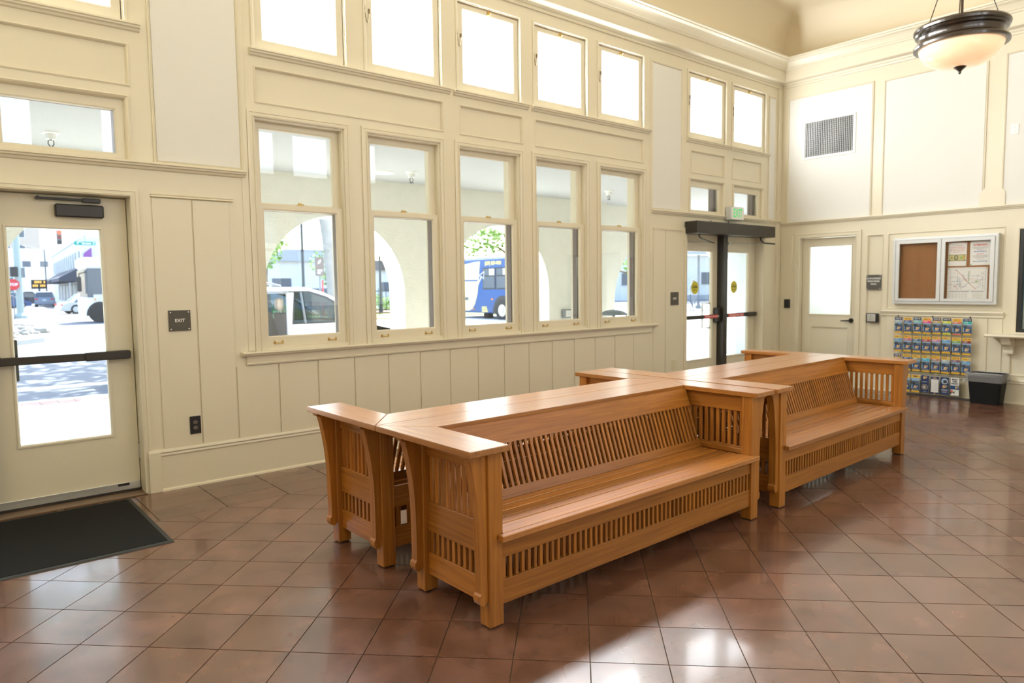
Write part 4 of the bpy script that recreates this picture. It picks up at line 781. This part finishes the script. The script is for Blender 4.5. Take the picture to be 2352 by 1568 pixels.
tree('street_tree', 'feathery tree behind the brown route sign', 'tree', 20.2, 36, (.14, 2.4, (0, .2)), [(0, 0, 3.2, 1.2, 1.1), (.5, .4, 2.3, .9, .7)], 300, 'leaf', 4, leaf=.14, tm='branch')
tree('street_tree', 'leafy tree left of the plaza shelter seen through the double doors', 'tree', 43, 30, (.2, 3, (0, 0)), [(0, 0, 3.8, 2.2, 1.7), (-2.6, 2.4, 2.6, 1.6, 1.3)], 380, 'leaf', 5, leaf=.22, tm='branch')
tree('street_tree', 'tall dark tree right of the plaza shelter seen through the double doors', 'tree', 60, 26, (.3, 4, (0, 0)), [(0, 0, 4.6, 3.0, 2.0), (-3.6, 3, 5.6, 2.8, 1.6), (2.5, -3.5, 4.2, 2.6, 1.8)], 420, 'leaf_dark', 6, leaf=.28, tm='branch')
for i, (x, y, r, lb) in enumerate(((9.2, 15.8, .55, 'low leafy shrub seen through the open van door'), (13.8, 27.5, .7, 'rounded shrub beside the grey street building'), (22.5, 33.5, .8, 'bushy shrub behind the railings by the second window'), (31, 50.5, 1.0, 'pale shrub in front of the bus in the next lane'))):
    tree('shrub', lb, 'shrub', x, y, (.05, .3, (0, 0)), [(0, 0, r*.7, r, r*.7), (r*.8, .2, r*.5, r*.7, r*.5)], 160, 'leaf', 20 + i, leaf=.12, tm='branch')

# ------------------------------------------------------------------ street furniture
def pole(name, label, x, y, h, r, m, zb=-.15, base=0, cat='pole'):
    t = thing(name, (x, y, zb), 0, label, cat); ob('shaft', M().tube([(0, 0, 0), (0, 0, h)], [r, r*.8], m, 12), t)
    if base: ob('base_flange', M().lathe([(r*1.9, 0), (r*1.8, base*.5), (r*1.1, base), (0, base)], m, 12), t)
    return t
sp = pole('signal_pole', 'pale green signal pole with a walk signal box on its side', 5.06, 47, 8.2, .20, 'pole_green', base=.35)
ob('mast_arm', M().tube([(0, 0, 7.6), (3.0, 3, 7.7), (6.5, 3.4, 7.75)], [.10, .08, .05], 'pole_green', 8), sp); ob('walk_signal', B(-.42, -.02, -.3, .1, 2.55, 3.15, 'dark', c=.03), sp); ob('signal_bracket', M().box(-.06, .28, -.1, .1, 2.60, 2.66, 'pole_green').box(-.06, .28, -.1, .1, 3.05, 3.11, 'pole_green').box(.2, .34, -.12, .12, 2.5, 3.1, 'pole_grey'), sp)
t = thing('traffic_light', (7.74, 50.2, 5.07), 0, 'hanging three-lens traffic light showing red', 'traffic light'); ob('signal_housing', B(-.16, .16, -.1, .1, -.48, .48, 'pole_grey', c=.02), t); ob('hanger', M().tube([(0, 0, .48), (0, 0, 2.6)], .03, 'pole_green', 6), t)
for z, m in ((.31, 'lamp_red'), (0, 'lamp_off'), (-.31, 'dark')): ob('lens', M().tube([(0, -.09, z), (0, -.13, z)], .12, m, 16), t)
t = thing('street_sign', (9.22, 50.2, 4.72), 0, 'teal street name sign hanging over the crossing', 'street sign'); ob('sign_board', B(-.64, .64, -.02, .02, -.13, .13, 'teal', c=.01), t); text('9', .22, 'white', t, (-.44, -.024, 0), bold=.008); text('TH', .10, 'white', t, (-.31, -.024, .06), bold=.004); text('Street', .22, 'white', t, (.08, -.024, -.005), bold=.008); ob('small_print', M().box(.44, .60, -.024, -.02, .03, .07, 'white').box(.44, .60, -.024, -.02, -.07, -.03, 'white'), t)
ob('hanger', M().tube([(0, .03, .13), (0, .03, 3.0)], .03, 'pole_green', 6), t)
t = thing('stop_sign', (4.72, 46.6, -.15), 0, 'red octagonal stop sign beside the pale green signal pole', 'stop sign'); ob('post', M().tube([(0, .03, 0), (0, .03, 2.3)], .03, 'pole_grey', 6), t)
sg = ob('sign_plate', M().prism([(.36*cos(R(22.5 + 45*i)), 2.07 + .36*sin(R(22.5 + 45*i))) for i in range(8)], 'y', -.02, 0, 'red'), t); text('STOP', .22, 'white', sg, (0, -.024, 2.07), bold=.008)
t = pole('street_lamp', 'thin grey street lamp in front of the far white building', 12.05, 95, 6.6, .09, 'pole_grey', cat='street lamp'); ob('lamp_arm', M().tube([(0, 0, 6.5), (-2.2, -.2, 7.0)], .05, 'pole_grey', 6), t); ob('lamp_head', B(-2.9, -2.1, -.35, -.05, 6.95, 7.08, 'pole_grey', c=.02), t)
t = thing('message_board', (11.1, 93.0, -.15), 0, 'black street message board with two lines of amber text', 'message board'); ob('board_case', B(-.75, .75, 0, .15, 1.95, 3.0, 'dark'), t); ob('board_post', B(-.1, .1, .02, .12, 0, 1.95, 'pole_grey'), t)
for j in range(2):
    q = M()
    for i in range(7):
        if (i*3 + j) % 5: q.box(-.62 + .18*i, -.49 + .18*i, -.02, 0, 2.62 - .42*j, 2.86 - .42*j, 'amber')
    ob('amber_text', q, t)
for lb, x, y, h in (('black lamp post standing behind the white van', 14.5, 26.8, 5.0), ('black lamp post on a flared foot by the railings', 20.8, 30.6, 4.6), ('black lamp post behind the blue bus', 26.0, 25.4, 4.3)):
    t = pole('lamp_post', lb, x, y, h, .075, 'fence_black', base=.5, cat='lamp post'); ob('lantern', M().lathe([(.05, h), (.16, h + .08), (.12, h + .4), (0, h + .5)], 'fence_black', 10), t)
t = thing('route_sign', (13.6, 23.0, -.1), 0, 'brown station route sign on a post behind the van', 'sign'); ob('post', M().tube([(0, .03, 0), (0, .03, 2.9)], .04, 'pole_grey', 6).tube([(.12, .03, 0), (.12, .03, 1.9)], .035, 'red', 6), t); ob('sign_board', B(-.20, .18, -.02, .02, 2.1, 2.9, 'screen_brown'), t); ob('sign_mark', M().prism([(-.10, 2.60), (.02, 2.66), (.06, 2.80), (-.05, 2.74)], 'y', -.024, -.02, 'white').box(-.12, .1, -.024, -.02, 2.3, 2.36, 'white').box(-.12, .02, -.024, -.02, 2.2, 2.25, 'white'), t)
t = thing('railing', (18.5, 31.2, -.02), 0, 'black iron railing behind the lawn, seen through the second window', 'railing'); ob('rail', M().box(0, 8, -.02, .02, 1.25, 1.30, 'fence_black'), t); ob('rail', M().box(0, 8, -.02, .02, .15, .20, 'fence_black'), t)
me = B(-.012, .012, -.012, .012, 0, 1.45, 'fence_black').mesh('baluster')
for i in range(33): ob('baluster', me, t, (.25*i, 0, 0))
t = thing('plaza_shelter', (36.6, 20, -.07), R(-40), 'grey flat-roofed bus shelter on slim posts across the plaza', 'shelter'); ob('shelter_roof', B(-4.0, 8.5, -1.4, 1.4, 3.25, 3.55, 'canopy_grey'), t)
for x in (-3.4, 0, 4, 8): ob('post', M().tube([(x, 0, 0), (x, 0, 3.3)], .07, 'pole_grey', 10).lathe([(.2, 0), (.18, .2), (.08, .3)], 'pole_grey', 10, c=(x, 0, 0)), t)
t = thing('plaza_bench', (33.6, 18.3, -.07), R(-38), 'blue-black metal slatted bench on the sunny plaza', 'bench')
for i in range(7): ob('slat', B(-1.3, 1.3, .18 + .03*i, .20 + .03*i, .48 + .06*i, .52 + .06*i, 'bench_metal'), t)
for i in range(5): ob('slat', B(-1.3, 1.3, -.28 + .09*i, -.21 + .09*i, .42, .45, 'bench_metal'), t)
for x in (-1.2, 0, 1.2): ob('leg', M().tube([(x, -.3, 0), (x, -.1, .42), (x, .2, .42), (x, .38, .92)], .03, 'bench_metal', 6).tube([(x, .3, 0), (x, .1, .42)], .03, 'bench_metal', 6), t)
t = thing('hanging_banner', (40.0, 19.2, 2.2), R(-40), 'brown banner hanging from a plaza post behind the right door', 'banner'); ob('banner_cloth', B(-.35, .35, -.01, .01, -.9, .7, 'screen_brown'), t); ob('banner_pole', M().tube([(.45, 0, -2.3), (.45, 0, 1.0)], .05, 'pole_grey', 8).tube([(.45, 0, .72), (-.4, 0, .72)], .02, 'pole_grey', 6), t)

# ------------------------------------------------------------------ people on the plaza
def person(name, loc, rz, label, verts, edges, radii, wear):
    t = thing(name, loc, rz, label, 'person'); me = D.meshes.new('body'); me.from_pydata(verts, edges, []); me.materials.append(MT[wear]); me.materials.append(MT['skin'])
    o = ob('body', me, t); md = o.modifiers.new('skin', 'SKIN')
    for i, r in enumerate(radii): me.skin_vertices[0].data[i].radius = (r, r*.8)
    me.skin_vertices[0].data[0].use_root = True; o.modifiers.new('sub', 'SUBSURF').levels = 2; o.modifiers['sub'].render_levels = 2; return t
BV = [(0, 0, .95), (0, 0, 1.15), (0, 0, 1.38), (0, 0, 1.50), (0, -.02, 1.62), (0, -.02, 1.70), (-.19, 0, 1.40), (-.25, .02, 1.12), (-.24, -.06, .88), (-.23, -.10, .78), (.19, 0, 1.40), (.25, .03, 1.12), (.24, -.02, .88), (.23, -.06, .78), (-.10, 0, .86), (-.12, -.05, .50), (-.12, .02, .10), (-.12, -.14, .04), (.10, 0, .86), (.12, .10, .50), (.12, .20, .10), (.12, .06, .04)]
BE = [(0, 1), (1, 2), (2, 3), (3, 4), (4, 5), (2, 6), (6, 7), (7, 8), (8, 9), (2, 10), (10, 11), (11, 12), (12, 13), (0, 14), (14, 15), (15, 16), (16, 17), (0, 18), (18, 19), (19, 20), (20, 21)]
BRD = [.16, .15, .17, .055, .10, .085, .075, .055, .045, .035, .075, .055, .045, .035, .10, .075, .05, .035, .10, .075, .05, .035]
def head(t, hair):
    h_ = ob('head', M().ball((0, -.02, 1.64), (.085, .10, .125), 'skin', 16, 12).ball((0, -.125, 1.63), (.014, .02, .022), 'skin', 8, 6).ball((-.086, -.01, 1.64), (.012, .022, .035), 'skin', 8, 6).ball((.086, -.01, 1.64), (.012, .022, .035), 'skin', 8, 6).box(-.028, .028, -.112, -.105, 1.575, 1.583, 'red').ball((-.032, -.105, 1.655), (.012, .008, .007), 'dark', 8, 6).ball((.032, -.105, 1.655), (.012, .008, .007), 'dark', 8, 6), t, smooth=60)
    ob('hair', M().ball((0, .012, 1.675), (.098, .105, .112), hair, 14, 10), h_, smooth=60)
p = person('person', (36.9, 20.6, -.07), R(150), 'grey-haired person in a grey shirt walking behind the plaza bench', BV, BE, BRD, 'shirt'); head(p, 'hair_grey')
p = person('person', (30.9, 13.8, -.07), R(60), 'person in a dark jacket walking away across the plaza', BV, BE, BRD, 'jacket'); head(p, 'hair_grey')

# ------------------------------------------------------------------ vehicles
def wheel(par, x, y, z, r, w, sy, tm='tyre'):
    a = ob('wheel', M().tube([(x, y, z), (x, y + w*sy, z)], r, tm, 24), par); e = y + w*sy
    ob('hub_cap', M().tube([(x, e - .01*sy, z), (x, e + .012*sy, z)], r*.62, 'hub', 16), a)
    return a
def car(name, label, loc, rz, paint, L=4.5, Wd=1.78, Hh=1.45, suv=False, plate=False):
    t = thing(name, loc, rz, label, 'car'); w = Wd/2; a = L/2; zb, zm = .22, .82 if not suv else .98
    low = [(-a, zb + .12), (-a + .08, zb), (a - .1, zb), (a, zb + .15), (a - .03, zm - .18), (a - .9, zm), (-a + .35 if not suv else -a + .05, zm + .02), (-a + .02, zm - .15)]
    ob('car_body', M().prism(low, 'y', -w, w, paint), t)
    gh = [(-a + (.75 if not suv else .12), zm), (-a + (1.35 if not suv else .30), Hh - .04), (a - 2.0, Hh - .04), (a - 1.0, zm)]
    q = M(); n = 4; vs = [(x, s_*(w - .06 - .16*(z > zm + .1)), z) for s_ in (-1, 1) for x, z in gh]; q.add(vs, [(0, 1, 2, 3), (7, 6, 5, 4)] + [(i, (i + 1) % 4, 4 + (i + 1) % 4, 4 + i) for i in range(4)], 'win_dark'); ob('car_windows', q, t)
    ob('car_roof', M().prism([(gh[1][0] - .03, Hh - .06), (gh[1][0] + .25, Hh), (gh[2][0] - .2, Hh + .01), (gh[2][0] + .05, Hh - .06)], 'y', -w + .2, w - .2, paint).tube([(gh[3][0] + .03, w - .08, zm), (gh[2][0] + .04, w - .22, Hh - .05)], .035, paint, 5).tube([(gh[3][0] + .03, -w + .08, zm), (gh[2][0] + .04, -w + .22, Hh - .05)], .035, paint, 5).tube([(gh[0][0] - .03, w - .08, zm), (gh[1][0] - .02, w - .22, Hh - .05)], .05, paint, 5).tube([(gh[0][0] - .03, -w + .08, zm), (gh[1][0] - .02, -w + .22, Hh - .05)], .05, paint, 5), t)
    for x in (-a + .85, a - .9):
        for s_ in (-1, 1): wheel(t, x, s_*(w - .19), .33, .33, .2, s_)
    for s_ in (-1, 1): ob('tail_light', B(-a - .015, -a + .06, s_*(w - .35), s_*(w - .02), zm - .22, zm - .08, 'red'), t)
    ob('rear_bumper', B(-a - .05, -a + .1, -w + .04, w - .04, zb + .05, zb + .26, paint), t)
    if plate: ob('number_plate', B(-a - .06, -a - .04, -.16, .16, zm - .33, zm - .20, 'white'), t)
    return t
car('car', 'silver sedan crossing the junction in front of the coach', (10.2, 54.6, -.15), R(8), 'car_silver')
car('car', 'slate blue hatchback seen from behind, waiting at the junction', (10.8, 86, -.15), R(82), 'car_slate', L=4.3, Hh=1.62, suv=True, plate=True)
car('car', 'dark navy car behind the signal pole', (9.8, 94, -.15), R(60), 'car_navy', Hh=1.62, suv=True)
car('car', 'white and blue car at the left edge of the door glass', (6.6, 80, -.15), R(20), 'car_blue', L=4.4)
t = thing('coach', (0, 0, -.15), 0, 'white coach nosing into the right of the left door glass', 'bus')
x0, x1, y0, y1 = 6.85, 13.0, 36.0, 38.5
ob('coach_body', M().box(x0, x1, y0, y1, .35, 1.30, 'car_white', c=.08).box(x0 + .10, x1, y0 + .05, y1 - .05, 1.28, 2.78, 'win_dark', c=.05).box(x0 - .02, x1, y0 + .02, y1 - .02, 2.72, 3.35, 'car_white', c=.14), t)
ob('windscreen', B(x0 + .03, x0 + .1, y0 + .1, y1 - .1, 1.5, 2.7, 'win_dark'), t); ob('side_panel', B(x0 + .35, x1, y0 - .02, y0 + .05, .40, 1.45, 'car_silver', c=.02), t)
for i in range(4): ob('window_post', B(x0 + .95 + 1.4*i, x0 + 1.05 + 1.4*i, y0 + .03, y0 + .07, 1.3, 2.75, 'dark'), t)
ob('marker_light', B(x0 + .38, x0 + .46, y0 - .04, y0, 1.16, 1.24, 'orange'), t)
for x in (x0 + .62, x0 + 5): ob('wheel_arch', M().prism([(x + .62*cos(pi*i/14), .36 + .72*sin(pi*i/14)) for i in range(15)], 'y', y0 - .025, y0 + .02, 'dark'), t); ob('wheel', M().tube([(x, y0 - .03, .5), (x, y0 + .3, .5)], .5, 'tyre', 22), t)
ob('wing_mirror', M().tube([(x0 + .1, y0 + .1, 2.6), (x0 - .25, y0 - .1, 2.5), (x0 - .25, y0 - .1, 2.3)], .03, 'dark', 6).box(x0 - .36, x0 - .16, y0 - .15, y0 - .05, 1.6, 2.35, 'dark', c=.03), t)
# blue bus, its side facing the station
bx = 20.7; t = thing('bus', (0, 0, -.15), 0, 'dark blue transit bus with a yellow rear swoosh and phone number', 'bus')
ob('bus_body', M().box(bx, bx + 2.5, 16.2, 24.2, .36, 2.92, 'bus_blue', c=.06).box(bx + .05, bx + 2.45, 16.3, 24.0, 2.9, 3.02, 'car_white', c=.05), t)
def pan(name, pts, m, d=.012, par=t, x=bx): return ob(name, M().prism([(p[0], p[1] + .0) for p in pts], 'x', x - d, x + .01, m), par)
pan('yellow_swoosh', [(24.1, .45), (21.9, .45), (21.62, .55), (21.4, .8), (21.2, 1.3), (21.08, 2.0), (20.98, 2.78), (21.5, 2.75), (23.2, 2.55), (24.1, 2.5)], 'bus_yellow')
y = 20.73
for i in range(4):
    fr = pan('window_frame', [(y + .03, 1.47), (y + .03, 2.46), (y - .91, 2.46), (y - .91, 1.47)], 'dark', .02); ob('pane', M().box(bx - .026, bx - .02, y - .86, y - .02, 1.53, 2.06, 'win_dark').box(bx - .026, bx - .02, y - .42, y - .02, 2.12, 2.42, 'win_dark').box(bx - .026, bx - .02, y - .86, y - .46, 2.12, 2.42, 'bldg_grey'), fr); y -= 1.0
ob('window_band', M().box(bx - .018, bx, 21.15, 23.9, 1.85, 1.93, 'bus_blue').box(bx - .018, bx, 21.2, 24, 2.40, 2.43, 'bus_blue').box(bx - .02, bx, 21.9, 24, .95, 1.10, 'win_dark'), t)
for yy in (19.32,):
    ob('wheel_arch', M().prism([(yy + .72*cos(pi*i/14), .36 + .82*sin(pi*i/14)) for i in range(15)], 'x', bx - .012, bx + .02, 'dark'), t)
    w_ = ob('wheel', M().tube([(bx - .03, yy, .50), (bx + .3, yy, .50)], .50, 'tyre', 28), t); ob('hub_cap', M().tube([(bx - .045, yy, .50), (bx, yy, .50)], .28, 'hub', 18).tube([(bx - .07, yy, .50), (bx, yy, .50)], .11, 'car_silver', 12), w_)
ob('wheel', M().tube([(bx + .5, 21.2, .2), (bx + .8, 21.2, .2)], .2, 'tyre', 14), t)
ob('white_arrow', M().tube([(bx - .02, a, b) for a, b in ((22.0, 1.66), (21.65, 1.42), (21.15, 1.66), (20.84, 2.08))], .022, 'white', 5).tube([(bx - .03, a, b) for a, b in ((20.84, 2.08), (21.05, 2.10), (20.63, 2.30), (20.68, 1.95), (20.84, 2.08))], .016, 'white', 5), t)
ob('marker_light', M().box(bx - .03, bx, 20.0, 20.12, .98, 1.04, 'orange').box(bx - .03, bx, 21.45, 21.55, .50, .55, 'orange'), t)
text('(209) 527-4900', .225, 'bus_text', t, (bx - .015, 19.98, 2.67), (pi/2, 0, BR), bold=.006, sx=.86); text('|', .26, 'bus_text', t, (bx - .015, 19.08, 2.67), (pi/2, 0, BR), bold=.004); text('www', .2, 'bus_text', t, (bx - .015, 18.74, 2.65), (pi/2, 0, BR), bold=.006)
for i in range(4): ob('small_print', B(bx - .015, bx, 20.5 - .03*i, 20.85 + .02*(i % 2), .62 - .07*i, .66 - .07*i, 'bus_text'), t)
# white van with its side door open; near side at y = VY, nose to +x
VY = 7.2; t = thing('van', (0, 0, 0), 0, 'white minivan parked beyond the first window with its side door open', 'van')
zg = -.15; far_ = VY + 1.85; WH = 'car_white'
ob('van_body', M().prism([(3.2, .05), (4.30, .05), (4.30, .80), (3.2, .80)], 'y', VY, VY + .06, WH).prism([(5.66, .05), (7.0, .05), (7.95, .1), (8.0, .45), (7.85, .62), (7.1, .80), (5.66, .80)], 'y', VY, VY + .06, WH).prism([(3.2, .05), (7.0, .05), (7.95, .1), (8.0, .45), (7.85, .62), (7.1, .80), (3.2, .80)], 'y', far_ - .06, far_, WH).box(3.2, 7.9, VY, far_, .02, .10, 'seat_grey').prism([(6.95, .62), (7.1, .82), (7.86, .63), (7.98, .45), (7.9, .1), (7.8, .1)], 'y', VY, far_, WH), t)
ob('van_pillar', M().prism([(5.63, .05), (5.63, 1.40), (5.75, 1.40), (5.70, .80), (5.74, .05)], 'y', VY - .005, VY + .07, WH), t)
ob('van_roof', M().prism([(3.15, 1.39), (3.3, 1.48), (4.6, 1.52), (6.0, 1.50), (6.35, 1.40), (6.68, 1.245), (6.66, 1.20), (6.3, 1.36), (6.0, 1.43), (5.2, 1.43), (3.15, 1.36)], 'y', VY + .02, far_ - .02, WH), t)
ob('roof_rail', M().tube([(3.6, VY + .12, 1.53), (3.8, VY + .12, 1.585), (5.35, VY + .12, 1.575), (5.56, VY + .12, 1.52)], .022, 'pole_grey', 8), t)
ob('door_track', B(3.3, 5.64, VY - .004, VY + .02, 1.385, 1.43, 'pole_grey'), t)
for s_, yy in ((0, VY + .02), (1, far_ - .05)):
    ob('side_window', M().prism([(5.72, .80), (5.75, 1.40), (6.05, 1.40), (6.42, 1.28), (6.72, 1.08), (7.08, .80)], 'y', yy, yy + .006, 'tint_glass'), t)
    ob('window_seal', M().tube([(5.73, yy, .815), (5.76, yy, 1.41), (6.05, yy, 1.415), (6.42, yy, 1.30), (6.74, yy, 1.09), (7.1, yy, .815), (5.73, yy, .815)], .020, 'dark', 5).tube([(5.98, yy, .81), (5.90, yy, 1.41)], .022, 'pole_grey', 5), t)
ob('rear_window', B(3.25, 5.6, far_ - .05, far_ - .044, .85, 1.36, 'tint_glass'), t); ob('windscreen', M().add([(6.70, VY + .1, 1.22), (6.70, far_ - .1, 1.22), (7.12, far_ - .1, .84), (7.12, VY + .1, .84)], [(0, 1, 2, 3)], 'tint_glass').box(7.05, 7.12, VY + .1, far_ - .1, .80, .84, 'dark'), t)
ob('open_door', M().slab(3.05, 4.32, .10, 1.40, VY - .10, VY - .05, [(3.2, 4.2, .85, 1.34)], WH), t)
ob('wing_mirror', M().box(6.62, 6.80, VY - .18, VY - .02, .86, 1.0, WH, c=.03), t)
for (sx, sy) in ((5.80, VY + .42), (5.82, VY + 1.30), (4.45, VY + .35)):
    ob('van_seat', M().prism([(sx, .30), (sx + .45, .30), (sx + .45, .45), (sx + .12, .47), (sx - .10, 1.02), (sx - .20, 1.0), (sx - .06, .4)], 'y', sy - .22, sy + .24, 'seat_grey'), t)
    ob('headrest', M().box(sx - .22, sx - .10, sy - .11, sy + .13, 1.06, 1.30, 'tan_leather', c=.04).tube([(sx - .15, sy - .05, 1.0), (sx - .16, sy - .05, 1.08)], .008, 'steel', 6).tube([(sx - .15, sy + .07, 1.0), (sx - .16, sy + .07, 1.08)], .008, 'steel', 6), t)
for x in (4.1, 7.15): 
    for s_, yy in ((-1, VY + .22), (1, far_ - .22)): wheel(t, x, yy, .17, .32, .22, s_)

# ------------------------------------------------------------------ buildings
t = thing('corner_building', (12.7, 75, -.15), R(-4), 'white two-storey corner building with a window band and dark awnings', 'building')
ob('wall', M().box(0, 16, 0, 46, 0, 7.0, 'bldg_white').box(-.12, 16.1, -.12, 46, 6.7, 7.1, 'bldg_white').prism([(0, 7.05), (16, 7.05), (8, 9.2)], 'y', .3, 46, 'bldg_white'), t)
fr = ob('window_band', B(-.05, .02, 1.0, 40, 4.05, 5.55, 'win_dark'), t); me = B(-.22, .02, -.35, .35, 4.0, 5.6, 'bldg_white').mesh('pier')
for i in range(14): ob('pier', me, fr, (0, 1.4 + 2.9*i, 0))
for y0, y1 in ((.4, 14), (16, 34)): ob('awning', M().prism([(0, 4.0), (-1.9, 2.95), (-1.9, 2.6), (0, 2.6)], 'y', y0, y1, 'awning'), t)
for i in range(7): f = ob('shop_window', B(-.05, .02, 1.5 + 5*i, 4.2 + 5*i, .5, 2.4, 'bldg_grey'), t); ob('pane', M().box(-.07, -.04, 1.7 + 5*i, 2.8 + 5*i, .6, 2.3, 'win_dark').box(-.07, -.04, 2.95 + 5*i, 4.0 + 5*i, .6, 2.3, 'win_dark'), f)
for i in range(3):
    f = ob('window_frame', B(2.4 + 3.6*i, 4.4 + 3.6*i, -.06, .02, 4.3, 5.7, 'bldg_grey'), t); ob('pane', M().box(2.5 + 3.6*i, 3.35 + 3.6*i, -.08, -.05, 4.4, 5.6, 'win_dark').box(3.45 + 3.6*i, 4.3 + 3.6*i, -.08, -.05, 4.4, 5.6, 'win_dark'), f)
ob('purple_banner', M().prism([(.25, 3.3), (.95, 3.9), (.95, 5.9), (.25, 5.3)], 'y', -.12, -.06, 'purple'), t)
def block(label, loc, sx, sy, h, m, wins=(), roof=None, rz=0):
    t = thing('street_building', loc, rz, label, 'building'); ob('wall', B(0, sx, 0, sy, 0, h, m), t)
    if roof: ob('roof', M().prism([(-.4, h), (sx + .4, h), (sx*.8, h + .9), (sx*.2, h + .9)], 'y', -.5, sy + .4, roof), t)
    else: ob('parapet', B(-.15, sx + .15, -.15, sy, h - .35, h + .15, m), t)
    for x0, x1, z0, z1 in wins: f = ob('window_frame', B(x0, x1, -.06, .02, z0, z1, 'bldg_white'), t); ob('pane', B(x0 + .1, x1 - .1, -.09, -.05, z0 + .1, z1 - .1, 'win_dark'), f)
    return t
b = block('pale low building with two small windows, left of the awnings', (11.2, 128, -.15), 6.5, 12, 8.2, 'bldg_white', [(1.6, 2.9, 5.4, 6.5), (3.9, 5.2, 5.4, 6.5)]); ob('teal_awning', M().prism([(-1.6, 1.6), (-1.6, 3.0), (.2, 3.9), (.2, 1.6)], 'y', -2.2, -.3, 'awning_teal'), b)
block('tall pale tan building far behind the signal pole', (9.0, 160, -.15), 10, 14, 15, 'bldg_tan', [(1.5 + 2.4*i, 2.8 + 2.4*i, 3.0 + 3*j, 4.6 + 3*j) for i in range(3) for j in range(4)])
block('grey street building with a shallow roof behind the lamp post', (20.2, 47, -.15), 7.5, 9, 3.7, 'bldg_white', [(.5, 2.2, 1.5, 2.5), (3.2, 6.4, .1, 1.7)], 'bldg_grey')
block('long white building behind the plaza trees', (48, 44, -.15), 26, 10, 4.4, 'bldg_white', [(2 + 4*i, 4 + 4*i, 1.4, 2.8) for i in range(6)], 'bldg_tan', R(-35))
block('white shed with a brown roof behind the railings', (29.0, 53, -.15), 10, 8, 3.2, 'bldg_white', [(1.2 + 3*i, 2.6 + 3*i, 1.2, 2.2) for i in range(3)], 'screen_brown')
